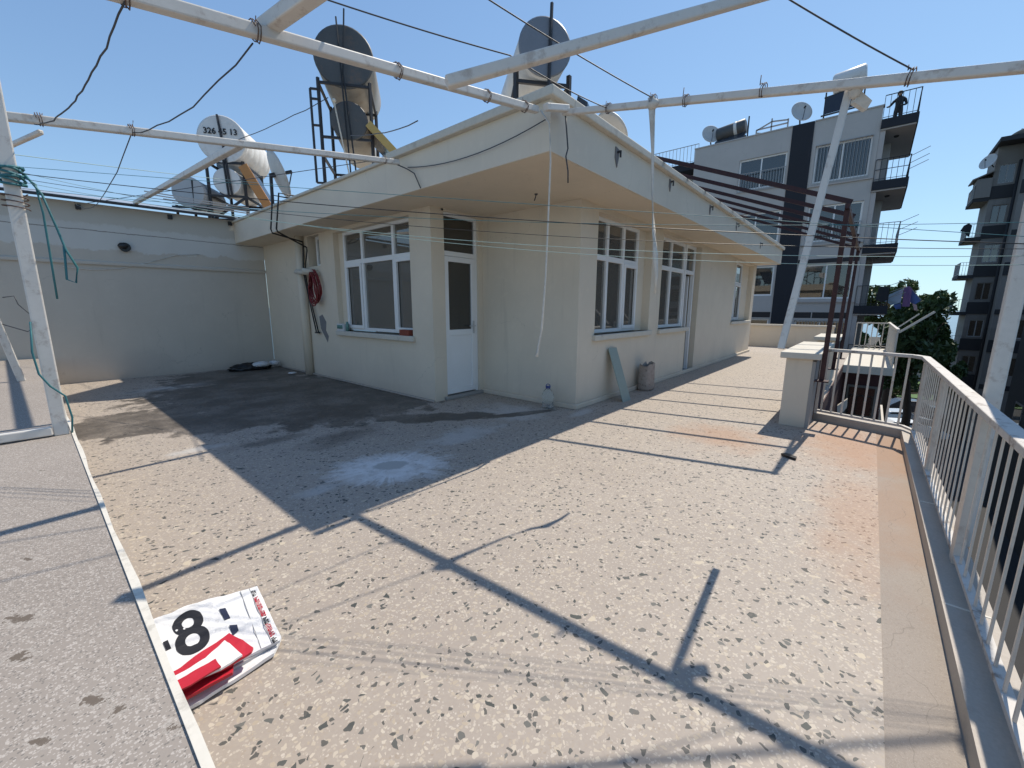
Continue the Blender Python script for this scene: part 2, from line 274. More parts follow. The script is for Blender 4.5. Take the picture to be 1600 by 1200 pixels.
M = dict(
    floor=terrazzo('terrazzo floor', True),
    ledge=ledge_mat('grey ledge terrazzo'),
    border=border_mat('cement border'),
    kerb=mat('kerb marble', (0.40, 0.35, 0.295), 0.6, 0.14, 4, 90, 0.16, 0.1, dirt=(0.20, 0.18, 0.16), dirt_amt=0.3),
    edge=mat('white edge strip', (0.66, 0.62, 0.54), 0.6, 0.12, 9, 60, 0.06, 0.1, dirt=(0.35, 0.32, 0.27), dirt_amt=0.5, dirt_scale=14),
    cream=plaster('cream house plaster', (0.68, 0.595, 0.475), amt=0.2),
    soffit=plaster('cream soffit', (0.70, 0.61, 0.48), amt=0.15),
    fascia=plaster('fascia plaster', (0.70, 0.625, 0.51), amt=0.12),
    coping=mat('cast coping', (0.58, 0.54, 0.46), 0.75, 0.16, 5, 40, 0.08, 0.2, dirt=(0.32, 0.29, 0.24), dirt_amt=0.5, dirt_scale=5),
    bwall=plaster('grey boundary plaster', (0.54, 0.485, 0.41), amt=0.18, band=True),
    white_metal=mat('white painted steel', (0.64, 0.61, 0.56), 0.5, 0.10, 5, 30, 0.06, 0.06, dirt=(0.33, 0.26, 0.21), dirt_amt=0.55, dirt_scale=11),
    rail=mat('white railing paint', (0.60, 0.545, 0.47), 0.45, 0.10, 6, 40, 0.06, 0.06, dirt=(0.36, 0.29, 0.24), dirt_amt=0.5, dirt_scale=9),
    railtop=mat('peeling railing paint', (0.55, 0.51, 0.46), 0.6, 0.15, 5, 40, 0.08, 0.2, dirt=(0.15, 0.10, 0.07), dirt_amt=0.9, dirt_scale=7),
    pvc=mat('white window plastic', (0.78, 0.78, 0.77), 0.35, 0.05, 3, 30, 0.02, 0.0),
    glass=glass_mat('window glass', (0.75, 0.76, 0.72), 0.45),
    dglass=glass_mat('dark window glass', (0.35, 0.38, 0.38), 0.6, (0.05, 0.05, 0.045)),
    room=mat('room wall', (0.34, 0.29, 0.20), 0.9),
    curtain=mat('brown curtain', (0.23, 0.17, 0.06), 0.9, 0.2, 20),
    dark=mat('black iron', (0.022, 0.022, 0.026), 0.55, 0.2, 6, 40, 0.1, 0.05),
    maroon=mat('maroon paint', (0.034, 0.008, 0.010), 0.6, 0.25, 4, 40, 0.12, 0.08, dirt=(0.10, 0.035, 0.025), dirt_amt=0.4, dirt_scale=16),
    maroonwall=mat('maroon wall paint', (0.06, 0.02, 0.02), 0.8),
    rubber=mat('black hose', (0.012, 0.012, 0.013), 0.5),
    redhose=mat('red hose', (0.20, 0.02, 0.022), 0.45, 0.2, 20),
    teal=mat('teal cord', (0.03, 0.15, 0.17), 0.6),
    tealpale=mat('pale green cord', (0.33, 0.46, 0.42), 0.6),
    wire=mat('grey cable', (0.05, 0.055, 0.065), 0.6),
    cord=mat('white cord', (0.62, 0.59, 0.53), 0.8, 0.15, 20, dirt=(0.4, 0.36, 0.3), dirt_amt=0.5),
    tie=mat('rusty tie wire', (0.11, 0.07, 0.055), 0.8),
    tank_dark=mat('weathered galvanised tank end', (0.075, 0.078, 0.08), 0.55, 0.25, 3, 30, 0.12, 0.06, metal=0.0, dirt=(0.14, 0.10, 0.075), dirt_amt=0.7, dirt_scale=4),
    tank=mat('galvanised tank', (0.30, 0.27, 0.23), 0.5, 0.2, 4, 30, 0.08, 0.05, metal=0.2, dirt=(0.22, 0.16, 0.11), dirt_amt=0.4),
    tank_white=mat('white painted tank', (0.66, 0.65, 0.63), 0.5, 0.08, 4, 30, 0.03, 0.03, dirt=(0.42, 0.36, 0.3), dirt_amt=0.4, dirt_scale=3),
    tank_grey=mat('grey painted tank', (0.40, 0.40, 0.40), 0.5, 0.1, 4),
    tank_blue=mat('blue grey tank end', (0.17, 0.19, 0.225), 0.4, 0.15, 3, 30, 0.06),
    panel=mat('solar panel glass', (0.03, 0.035, 0.045), 0.2, 0.1, 3),
    yellow=mat('yellow insulation edge', (0.42, 0.31, 0.11), 0.7, 0.2, 8),
    wood=mat('orange timber', (0.42, 0.20, 0.07), 0.7, 0.2, 8, 50, 0.1),
    dish=mat('satellite dish paint', (0.52, 0.51, 0.49), 0.5, 0.1, 5, dirt=(0.35, 0.3, 0.25), dirt_amt=0.4),
    black=mat('black ink', (0.012, 0.012, 0.016), 0.6, 0.02),
    navy=mat('navy ink', (0.015, 0.02, 0.05), 0.6, 0.02),
    red=mat('red banner print', (0.48, 0.018, 0.035), 0.45, 0.08, 12),
    banner=mat('white banner vinyl', (0.74, 0.74, 0.74), 0.4, 0.05, 9, 60, 0.02, 0.1),
    bannergrey=mat('grey banner back', (0.42, 0.43, 0.44), 0.5, 0.05, 9),
    green_board=mat('grey green board', (0.27, 0.325, 0.29), 0.6, 0.06, 4),
    sack=mat('dirty cement sack', (0.33, 0.285, 0.25), 0.9, 0.35, 16, 50, 0.15, 0.4, dirt=(0.13, 0.10, 0.085), dirt_amt=0.8, dirt_scale=14),
    bag=mat('white plastic bag', (0.66, 0.66, 0.66), 0.4, 0.1, 20),
    blackbag=mat('black plastic bag', (0.012, 0.012, 0.013), 0.4),
    brickred=mat('red brown plastic crate', (0.22, 0.05, 0.03), 0.6),
    jar=mat('teal jar', (0.12, 0.25, 0.22), 0.3),
    bluecap=mat('blue plastic', (0.03, 0.05, 0.22), 0.4),
    agrey=plaster('grey block render', (0.47, 0.45, 0.43), (0.25, 0.24, 0.24), 0.25),
    alight=plaster('light block soffit', (0.46, 0.43, 0.41), (0.3, 0.28, 0.26), 0.2),
    anavy=plaster('dark navy block render', (0.030, 0.033, 0.041), (0.05, 0.055, 0.065), 0.3),
    bgrey=plaster('old grey render', (0.23, 0.212, 0.195), (0.10, 0.095, 0.09), 0.5),
    bdark=plaster('old dark render', (0.045, 0.045, 0.048), (0.04, 0.04, 0.04), 0.4),
    acurtain=mat('window curtain', (0.36, 0.38, 0.39), 0.9, 0.15, 9),
    shutter=mat('roller shutter', (0.50, 0.49, 0.48), 0.6),
    iron=mat('grey iron rail', (0.33, 0.33, 0.33), 0.5, 0.08),
    asphalt=mat('asphalt', (0.035, 0.035, 0.037), 0.9, 0.2, 0.5, 30, 0.15),
    soil=mat('dry ground', (0.05, 0.045, 0.037), 0.95, 0.3, 0.3, 6, 0.15),
    lawn=mat('lawn', (0.07, 0.13, 0.03), 0.9, 0.4, 0.6, 20, 0.2),
    concrete=mat('concrete', (0.30, 0.29, 0.27), 0.85, 0.15, 2),
    sea=sea_mat('sea water'),
    leaf=leaf_mat('tree leaves', (0.026, 0.058, 0.018), (0.085, 0.14, 0.042)),
    leaf2=leaf_mat('light tree leaves', (0.05, 0.085, 0.02), (0.13, 0.18, 0.05)),
    bark=mat('bark', (0.09, 0.065, 0.05), 0.9, 0.3, 8),
    carpaint=mat('silver car paint', (0.52, 0.53, 0.55), 0.25, 0.03, 3, metal=0.3),
    carpaint2=mat('white car paint', (0.72, 0.72, 0.72), 0.25, 0.03, 3),
    carpaint3=mat('dark car paint', (0.05, 0.055, 0.07), 0.25, 0.03, 3),
    tyre=mat('tyre rubber', (0.015, 0.015, 0.015), 0.8),
    lamp=mat('headlight glass', (0.7, 0.7, 0.7), 0.1, 0.0),
    skin=mat('skin', (0.30, 0.18, 0.12), 0.6, 0.05),
    clothes=mat('dark clothes', (0.022, 0.024, 0.03), 0.9, 0.1),
    hair=mat('dark hair', (0.012, 0.01, 0.009), 0.7),
    cloth_blue=mat('blue laundry', (0.10, 0.16, 0.38), 0.9, 0.25, 3),
    cloth_pale=mat('pale blue laundry', (0.42, 0.55, 0.66), 0.9, 0.2, 3),
    cloth_purple=mat('purple laundry', (0.24, 0.13, 0.27), 0.9, 0.2, 3),
    cloth_pink=mat('pink laundry', (0.55, 0.38, 0.38), 0.9, 0.2, 3),
    cloth_ochre=mat('ochre laundry', (0.36, 0.24, 0.10), 0.9, 0.2, 3),
    sheetmetal=mat('sheet metal roof', (0.55, 0.56, 0.57), 0.35, 0.1, 4, metal=0.5),
    cementpatch=mat('grey cement patch', (0.19, 0.185, 0.185), 0.95, 0.2, 12),
)

def bottle_mat():
    mt, n, l, bs = base('clear plastic bottle')
    bs.inputs['Base Color'].default_value = (0.86, 0.88, 0.87, 1); bs.inputs['Roughness'].default_value = 0.08
    bs.inputs['Transmission Weight'].default_value = 0.9; bs.inputs['IOR'].default_value = 1.2
    return mt
M['bottle'] = bottle_mat()

# ------------------------------------------------------------------ mesh helpers
class MB:
    def __init__(s): s.bm = bmesh.new()
    def box(s, x0, y0, z0, x1, y1, z1):
        v = [s.bm.verts.new(p) for p in ((x0, y0, z0), (x1, y0, z0), (x1, y1, z0), (x0, y1, z0), (x0, y0, z1), (x1, y0, z1), (x1, y1, z1), (x0, y1, z1))]
        for f in ((3, 2, 1, 0), (4, 5, 6, 7), (0, 1, 5, 4), (1, 2, 6, 5), (2, 3, 7, 6), (3, 0, 4, 7)):
            s.bm.faces.new([v[i] for i in f])
        return s
    def frame_of(s, d, upv=Vector((0, 0, 1))):
        d = d.normalized()
        if abs(d.dot(upv)) > 0.98: upv = Vector((1, 0, 0))
        a = d.cross(upv).normalized(); b = a.cross(d).normalized()
        return a, b
    def bar(s, p0, p1, wd, ht=None, upv=Vector((0, 0, 1))):
        p0 = Vector(p0); p1 = Vector(p1); ht = ht or wd
        a, b = s.frame_of(p1 - p0, upv)
        o = [(-wd / 2, -ht / 2), (wd / 2, -ht / 2), (wd / 2, ht / 2), (-wd / 2, ht / 2)]
        r0 = [s.bm.verts.new(p0 + a * x + b * y) for x, y in o]; r1 = [s.bm.verts.new(p1 + a * x + b * y) for x, y in o]
        for i in range(4): s.bm.faces.new([r0[i], r1[i], r1[(i + 1) % 4], r0[(i + 1) % 4]])
        s.bm.faces.new(r0); s.bm.faces.new(r1[::-1])
        return s
    def tube(s, pts, r, n=6, cap=True):
        pts = [Vector(p) for p in pts]; rings = []
        upv = Vector((0, 0, 1))
        for i, p in enumerate(pts):
            d = (pts[min(i + 1, len(pts) - 1)] - pts[max(i - 1, 0)])
            if d.length < 1e-9: d = Vector((0, 0, 1))
            a, b = s.frame_of(d, upv)
            rr = r[i] if isinstance(r, (list, tuple)) else r
            rings.append([s.bm.verts.new(p + a * rr * math.cos(2 * math.pi * k / n) + b * rr * math.sin(2 * math.pi * k / n)) for k in range(n)])
        for A, B in zip(rings, rings[1:]):
            for k in range(n):
                f = s.bm.faces.new([A[k], B[k], B[(k + 1) % n], A[(k + 1) % n]]); f.smooth = True
        if cap and n > 2:
            s.bm.faces.new(rings[0]); s.bm.faces.new(rings[-1][::-1])
        return s
    def lathe(s, p, axis, prof, n=32, smooth=True):
        """prof: list of (distance along axis, radius)"""
        p = Vector(p); d = Vector(axis).normalized(); a, b = s.frame_of(d); rings = []
        for t, r in prof:
            c = p + d * t
            rings.append([s.bm.verts.new(c + a * r * math.cos(2 * math.pi * k / n) + b * r * math.sin(2 * math.pi * k / n)) for k in range(n)])
        for A, B in zip(rings, rings[1:]):
            for k in range(n):
                f = s.bm.faces.new([A[k], B[k], B[(k + 1) % n], A[(k + 1) % n]]); f.smooth = smooth
        s.bm.faces.new(rings[0]); s.bm.faces.new(rings[-1][::-1])
        return s
    def prism(s, pts, d):
        """polygon pts extruded by vector d"""
        d = Vector(d)
        A = [s.bm.verts.new(Vector(p)) for p in pts]; B = [s.bm.verts.new(Vector(p) + d) for p in pts]
        n = len(A)
        s.bm.faces.new(A[::-1]); s.bm.faces.new(B)
        for i in range(n): s.bm.faces.new([A[i], A[(i + 1) % n], B[(i + 1) % n], B[i]])
        return s
    def ball(s, c, r, sub=2, sc3=(1, 1, 1), jit=0.0):
        g = bmesh.ops.create_icosphere(s.bm, subdivisions=sub, radius=1)
        for v in g['verts']:
            k = 1 + random.uniform(-jit, jit)
            v.co = Vector((v.co.x * r * sc3[0] * k + c[0], v.co.y * r * sc3[1] * k + c[1], v.co.z * r * sc3[2] * k + c[2]))
        for v in g['verts']:
            for f in v.link_faces: f.smooth = True
        return s
    def build(s, name, material, parent=None, bevel=0.0, fix=True):
        if fix: bmesh.ops.recalc_face_normals(s.bm, faces=s.bm.faces)
        off = wloc(parent) if parent else Vector()
        if off.length: bmesh.ops.translate(s.bm, verts=s.bm.verts, vec=-off)
        me = bpy.data.meshes.new(name); s.bm.to_mesh(me); s.bm.free()
        o = bpy.data.objects.new(name, me); col.objects.link(o)
        mm = M[material] if isinstance(material, str) else material
        me.materials.append(mm)
        if parent: o.parent = parent
        if bevel:
            md = o.modifiers.new('bevel', 'BEVEL'); md.width = bevel; md.segments = 2; md.limit_method = 'ANGLE'; md.angle_limit = R(40)
        return o

def wloc(o):
    v = Vector()
    while o is not None: v += o.location; o = o.parent
    return v
def tag(o, label, cat, group=None):
    o['label'] = label; o['category'] = cat
    if group: o['group'] = group
    return o
def thing(name, loc, label, cat, group=None):
    o = bpy.data.objects.new(name, None); col.objects.link(o); o.location = loc; o.empty_display_size = 0.2
    return tag(o, label, cat, group)
def struct(o, kind='structure'): o['kind'] = kind; return o
def copy_tree(o, loc=None, parent=None):
    c = o.copy(); col.objects.link(c)
    if loc is not None: c.location = loc
    if parent: c.parent = parent
    for ch in list(o.children): copy_tree(ch, None, c)
    return c
def sag(p0, p1, s, n=14, wob=0.0):
    p0 = Vector(p0); p1 = Vector(p1); out = []
    for i in range(n + 1):
        t = i / n; p = p0.lerp(p1, t); p.z -= 4 * s * t * (1 - t)
        if wob and 0 < i < n: p += Vector((random.uniform(-wob, wob), random.uniform(-wob, wob), random.uniform(-wob, wob)))
        out.append(p)
    return out
def text_mesh(body, size, name, material, parent, origin, xdir, ydir, extrude=0.001, xs=1.0):
    cu = bpy.data.curves.new(name, 'FONT'); cu.body = body; cu.size = size; cu.align_x = 'CENTER'; cu.align_y = 'CENTER'
    cu.offset = size * 0.018
    cu.extrude = extrude
    t = bpy.data.objects.new(name, cu); col.objects.link(t)
    bpy.context.view_layer.update()
    me = bpy.data.meshes.new_from_object(t.evaluated_get(bpy.context.evaluated_depsgraph_get()))
    bpy.data.objects.remove(t)
    X = Vector(xdir).normalized(); Y = Vector(ydir); Y = (Y - X * Y.dot(X)).normalized(); Z = X.cross(Y)
    off = wloc(parent)
    for v in me.vertices: v.co = Vector(origin) - off + X * v.co.x * xs + Y * v.co.y + Z * v.co.z
    me.materials.clear(); me.materials.append(M[material])
    o = bpy.data.objects.new(name, me); col.objects.link(o); o.parent = parent
    return o

# ------------------------------------------------------------------ ground, sea
g = MB(); g.box(-80, -80, -9.3, 210, 90, -8.8); struct(g.build('ground', 'soil'))
g = MB(); g.box(-500, -9000, -11, 16000, 9000, -10.5); struct(g.build('sea', 'sea'))
g = MB(); g.box(22, -14, -8.8, 66, 0.0, -8.796 + 0.004); struct(g.build('road', 'asphalt'))
g = MB(); g.box(66.3, -11, -8.8, 82, 6, -8.70); struct(g.build('lawn', 'lawn'))
g = MB(); g.box(-10, -14, -8.8, 21.99, -0.7, -8.79); struct(g.build('alley', 'asphalt'))

# ------------------------------------------------------------------ terrace floor, ledge, kerb
XA, YD, XB, YC, XE, YB = 3.87, 4.84, 4.905, 3.03, 15.72, 11.04
fl = MB()
fl.box(0.10, -0.20, -0.2, 6.36, 0.42, 0); fl.box(0.10, 0.4201, -0.2, 6.4199, YB, 0)
fl.prism([(6.3601, -0.2, -0.2), (6.38, -0.2, -0.2), (6.48, 0.42, -0.2), (6.3601, 0.42, -0.2)], (0, 0, 0.199))
fl.prism([(6.42, 0.42, -0.2), (18.4, 0.42, -0.2), (18.4, YB, -0.2), (6.42, YB, -0.2)], (0, 0, 0.2))
struct(fl.build('terrace_floor', 'floor'))
g = MB(); g.prism([(-3, -0.40, -0.2), (6.16, -0.40, -0.2), (6.42, -0.1, -0.2), (6.42, -0.20, -0.2), (6.42, -0.2001, -0.2), (-3, -0.2001, -0.2)][:3] + [(6.419, -0.2001, -0.2), (-3, -0.2001, -0.2)], (0, 0, 0.198))
struct(g.build('floor_border', 'border'))
LZ = 0.5
g = MB(); g.box(-9, -4, -0.2, 0.107, 10.98, LZ); struct(g.build('raised_ledge', 'ledge'))
g = MB(); n = 60
for i in range(n):      # white edge strip laid a little unevenly
    y0 = -4 + i * 14.98 / n; y1 = y0 + 14.98 / n
    o = 0.004 * math.sin(i * 1.7) + 0.003 * math.sin(i * 0.63); o2 = 0.004 * math.sin((i + 1) * 1.7) + 0.003 * math.sin((i + 1) * 0.63)
    g.prism([(0.1071, y0, LZ - 0.03), (0.124 + o, y0, LZ - 0.03), (0.124 + o2, y1, LZ - 0.03), (0.1071, y1, LZ - 0.03)], (0, 0, 0.036))
struct(g.build('ledge_edging', 'edge'))
g = MB()
g.box(-3, -0.565, -0.2, 6.14, -0.40, 0.085)
g.prism([(6.14, -0.40, -0.2), (6.14, -0.565, -0.2), (6.30, -0.50, -0.2), (6.60, 0.42, -0.2), (6.46, 0.42, -0.2), (6.17, -0.385, -0.2)], (0, 0, 0.285))
struct(g.build('kerb', 'kerb'))
g = MB()
for xx, yy, dz in ((2.55, -0.40, 0), (1.25, -0.40, 0), (3.9, -0.40, 0)):
    g.box(xx, -0.55, 0.085, xx + 0.012, -0.41, 0.087)
struct(g.build('kerb_joints', 'edge'))

# ------------------------------------------------------------------ the white railing
def bar_part(name, p0, p1, wd, ht, mt, parent, upv=Vector((0, 0, 1)), bevel=0.0):
    b = MB(); b.bar(p0, p1, wd, ht, upv); return b.build(name, mt, parent, bevel)
rail = thing('railing', (3, -0.48, 0.085), 'white painted flat bar railing along the terrace edge, peeling on its top rail', 'railing')
ry = -0.49
pathr = [(-1.2, ry - 0.02), (6.06, ry + 0.01), (6.22, -0.40), (6.50, 0.42)]
b = MB()
for (x0, y0), (x1, y1) in zip(pathr, pathr[1:]): b.bar((x0, y0, 0.905), (x1, y1, 0.905), 0.066, 0.035)
b.build('top_rail', 'railtop', rail, 0.004)
b = MB()
for (x0, y0), (x1, y1) in zip(pathr, pathr[1:]): b.bar((x0, y0, 0.125), (x1, y1, 0.125), 0.035, 0.022)
b.build('bottom_rail', 'railtop', rail)
x = 6.0
k = 0
while x > -1.1:
    if all(abs(x - q) > 0.055 for q in (3.05, 4.6, 1.2)):
        bar_part('bar', (x, ry, 0.13), (x, ry, 0.89), 0.013, 0.008, 'rail', rail, Vector((0, 1, 0)))
    x -= 0.134
for x in (1.2, 3.05, 4.6, 6.06):
    bar_part('post', (x, ry, 0.086), (x, ry, 0.89), 0.085, 0.035, 'rail', rail, Vector((0, 1, 0)))
for k in range(8):
    t = k / 8 + 0.04; px = 6.22 + t * 0.28; py = -0.40 + t * 0.82
    bar_part('bar', (px, py, 0.13), (px, py, 0.89), 0.014, 0.02, 'rail', rail, Vector((0, 1, 0)))
bar_part('post', (6.495, 0.405, 0.086), (6.495, 0.405, 0.90), 0.04, 0.03, 'rail', rail, Vector((0, 1, 0)))

# ------------------------------------------------------------------ penthouse
house = thing('penthouse', (XB, YC, 0), 'cream plastered rooftop house with a deep flat eave and white framed windows', 'house')
T = 0.24
def wall_strip(mb, mp, a0, a1, z0, z1, th, ops):
    """wall in plane, ops = list of (a0,a1,z0,z1) holes; mp maps (a,n,z)->xyz"""
    def bx(A0, A1, Z0, Z1):
        if A1 - A0 < 1e-4 or Z1 - Z0 < 1e-4: return
        p = mp(A0, 0, Z0); q = mp(A1, th, Z1)
        mb.box(min(p[0], q[0]), min(p[1], q[1]), Z0, max(p[0], q[0]), max(p[1], q[1]), Z1)
    cur = a0
    for (o0, o1, oz0, oz1) in sorted(ops):
        bx(cur, o0, z0, z1); bx(o0, o1, z0, oz0); bx(o0, o1, oz1, z1); cur = o1
    bx(cur, a1, z0, z1)
mR = lambda a, n, z: (a, YC + n, z)            # right facade, looks to -Y
mL = lambda a, n, z: (XA + n, a, z)            # left facade, looks to -X
mD = lambda a, n, z: (a, YD + n, z)            # door face
mS = lambda a, n, z: (XB + n, a, z)            # side face beside the door
ZS = 2.8
W1 = (5.34, 7.66, 0.97, 2.74); WS = (8.22, 8.72, 2.2, 2.78)
W2 = (5.36, 7.28, 1.02, 2.72); W3 = (7.74, 9.30, 1.02, 2.74); D3 = (9.30, 9.98, 0.03, 2.74); W4 = (13.1, 15.35, 1.05, 2.74)
DO = (4.07, 4.80, 0.04, 2.77)
wb = MB()
wall_strip(wb, mL, YD, YB, -0.01, ZS + 0.002, T, [W1, WS])
wall_strip(wb, mD, XA + T, XB, -0.01, ZS + 0.002, T, [DO])
wall_strip(wb, mS, YC, YD, -0.01, ZS + 0.002, T, [])
wall_strip(wb, mR, XB + T, XE, -0.01, ZS + 0.002, T, [W2, W3, D3, W4])
wb.box(XE - T, YC + T, -0.01, XE, YB, ZS + 0.002)
o = wb.build('wall', 'cream', house)
# rooms behind
ib = MB()
ib.box(XB + T, 8.4, 0, XE - T, 8.5, ZS)
ib.box(8.4, YC + T, 0, 8.5, 8.4, ZS)
ib.box(11.5, YC + T, 0, 11.6, 8.4, ZS)
ib.box(6.6, 5.2, 0, 6.7, 8.4, ZS)
ib.box(XA + T, YD + T, -0.005, XE - T, YB, 0.012)
ib.box(XB + T, YC + T, -0.005, XE - T, YD + T, 0.011)
ib.build('room_wall', 'room', house)
# roof slab, fascia, coping
rx0, rx1, ry0 = 3.30, 15.86, 2.39
rb = MB(); rb.box(rx0 + 0.02, ry0 + 0.02, ZS, rx1 - 0.02, YB + 3, ZS + 0.05); rb.build('soffit', 'soffit', house)
rb = MB()
rb.box(rx0, ry0, ZS + 0.003, rx0 + 0.14, YB - 0.01, 3.23); rb.box(rx0 + 0.14, ry0, ZS + 0.003, rx1, ry0 + 0.14, 3.23)
rb.box(rx1 - 0.14, ry0 + 0.14, ZS + 0.003, rx1, YB + 3, 3.23)
rb.box(rx0 + 0.14, ry0 + 0.14, ZS + 0.06, rx1 - 0.14, YB + 3, 3.10)
rb.build('fascia', 'fascia', house)
rb = MB()
rb.box(rx0 - 0.06, ry0 - 0.06, 3.231, rx0 + 0.30, 4.9, 3.315); rb.box(rx0 + 0.30, ry0 - 0.06, 3.231, rx1 + 0.05, ry0 + 0.28, 3.315)
rb.box(rx0 - 0.04, 4.901, 3.231, rx0 + 0.26, YB - 0.02, 3.275)
rb.box(rx0 + 0.03, 4.901, 3.275, rx0 + 0.26, YB - 0.02, 3.315)
rb.build('coping', 'coping', house, 0.012)
hk = [(4.57, 3.09), (6.19, 3.13), (8.11, 3.13), (10.0, 3.12), (12.53, 3.02)]
for i, (hx, hz) in enumerate(hk):      # cut bolts left in rough patches on the fascia
    b = MB(); s_ = 0.9 if i == 0 else 0.7
    b.prism([(hx - 0.045 * s_, ry0 - 0.012, hz + 0.09 * s_), (hx + 0.05 * s_, ry0 - 0.012, hz + 0.07 * s_), (hx + 0.04 * s_, ry0 - 0.012, hz - 0.02), (hx + 0.005, ry0 - 0.012, hz - 0.14 * s_), (hx - 0.05 * s_, ry0 - 0.012, hz - 0.03)], (0, 0.02, 0))
    pt = b.build('fascia_patch', 'cementpatch', house)
    b = MB(); b.bar((hx, ry0 - 0.05, hz + 0.03), (hx, ry0 + 0.01, hz + 0.03), 0.02); b.bar((hx, ry0 - 0.05, hz + 0.04), (hx, ry0 - 0.05, hz - 0.03), 0.016); b.build('bolt', 'dark', pt)
b = MB(); b.lathe((4.35, 3.35, ZS + 0.01), (0, 0, -1), [(0, 0.025), (0.02, 0.02), (0.03, 0.008)], 8); b.tube([(4.35, 3.35, ZS), (4.36, 3.37, 2.76), (4.33, 3.36, 2.72)], 0.008); b.build('ceiling_cable', 'wire', house)
# skirting mortar fillet
b = MB(); b.prism([(XA, YD, 0), (XA - 0.05, YD - 0.02, 0), (XA - 0.05, YB, 0), (XA, YB, 0)], (0, 0, 0.03)); b.build('skirting', 'kerb', house, 0.01)
b = MB(); b.prism([(XB - 0.05, YC - 0.05, 0), (XE, YC - 0.05, 0), (XE, YC, 0), (XB - 0.0001, YC, 0), (XB - 0.0001, YD, 0), (XB - 0.05, YD, 0)], (0, 0, 0.07)); b.build('skirting', 'cream', house, 0.01)

def pvc_window(root, mp, a0, a1, z0, z1, rec, mull, trans, sash=(), fr=0.055, dp=0.06, gl='glass', panes=True, skip_low=None):
    """white framed window set rec behind the wall face. mull: list of a positions, trans: z of transom"""
    win = None
    def bx(mb, A0, A1, Z0, Z1, n0, n1):
        p = mp(A0, n0, Z0); q = mp(A1, n1, Z1)
        mb.box(min(p[0], q[0]), min(p[1], q[1]), Z0, max(p[0], q[0]), max(p[1], q[1]), Z1)
    f = MB(); n0, n1 = rec, rec + dp
    bx(f, a0, a0 + fr, z0, z1, n0, n1); bx(f, a1 - fr, a1, z0, z1, n0, n1)
    bx(f, a0 + fr, a1 - fr, z0, z0 + fr, n0, n1); bx(f, a0 + fr, a1 - fr, z1 - fr, z1, n0, n1)
    if trans: bx(f, a0 + fr, a1 - fr, trans - 0.04, trans + 0.04, n0 + 0.002, n1 - 0.002)
    for mu in mull: bx(f, mu - 0.032, mu + 0.032, z0 + fr, z1 - fr, n0 - 0.003, n1 - 0.005)
    win = f.build('window', 'pvc', root, 0.004)
    g = MB(); bx(g, a0 + fr * 0.5, a1 - fr * 0.5, z0 + fr * 0.5, z1 - fr * 0.5, rec + dp * 0.5, rec + dp * 0.5 + 0.006)
    g.build('glass_pane', gl, win)
    for (s0, s1) in sash:
        h = MB(); sz0, sz1 = z0 + fr * 0.7, (trans or z1) - 0.03
        for (A0, A1, Z0, Z1) in ((s0, s0 + 0.05, sz0, sz1), (s1 - 0.05, s1, sz0, sz1), (s0 + 0.05, s1 - 0.05, sz0, sz0 + 0.055), (s0 + 0.05, s1 - 0.05, sz1 - 0.055, sz1)):
            bx(h, A0, A1, Z0, Z1, n0 - 0.02, n0 + 0.02)
        h.build('sash', 'pvc', win, 0.004)
    return win
pvc_window(house, mL, 5.34, 7.50, 0.99, 2.74, 0.10, [5.92, 6.86], 2.20, [(5.40, 5.88), (6.90, 7.44)])
b = MB(); b.box(XA + 0.10, 7.50, 0.97, XA + 0.20, 7.66, 2.74); b.build('jamb', 'cream', house)
pvc_window(house, mL, 8.24, 8.62, 2.2, 2.78, 0.12, [], None)
w2 = pvc_window(house, mR, 5.36, 7.02, 1.03, 2.72, 0.14, [5.92, 6.46], 2.15, [(6.49, 6.98)])
b = MB(); b.box(7.02, YC + 0.14, 1.02, 7.28, YC + 0.2, 2.72); b.build('jamb', 'cream', house)
pvc_window(house, mR, 7.74, 9.30, 1.03, 2.74, 0.12, [8.52], 2.18)
pvc_window(house, mR, 13.1, 14.5, 1.06, 2.74, 0.14, [13.75], 2.15, [(13.8, 14.45)])
b = MB(); b.box(14.5, YC + 0.14, 1.05, 15.35, YC + 0.2, 2.74); b.build('jamb', 'cream', house)
# curtain and blind seen inside
b = MB()
for i in range(14):
    b.box(5.45 + i * 0.035, YC + 0.34 + 0.015 * (i % 2), 1.0, 5.45 + i * 0.035 + 0.033, YC + 0.36 + 0.015 * (i % 2), 2.6)
for i in range(10):
    b.box(6.55 + i * 0.035, YC + 0.34 + 0.015 * (i % 2), 1.0, 6.55 + i * 0.035 + 0.033, YC + 0.36 + 0.015 * (i % 2), 2.6)
b.build('curtain', 'curtain', house)
# sills
for nm, (x0, y0, x1, y1, z) in (('s', (XA - 0.06, 5.28, XA + 0.10, 7.70, 0.97)), ('s', (5.30, YC - 0.06, 7.34, YC + 0.14, 1.02)), ('s', (7.70, YC - 0.06, 9.34, YC + 0.12, 1.02)), ('s', (13.0, YC - 0.06, 15.40, YC + 0.14, 1.05))):
    b = MB(); b.box(x0, y0, z - 0.085, x1, y1, z); b.build('window_sill', 'coping', house, 0.012)
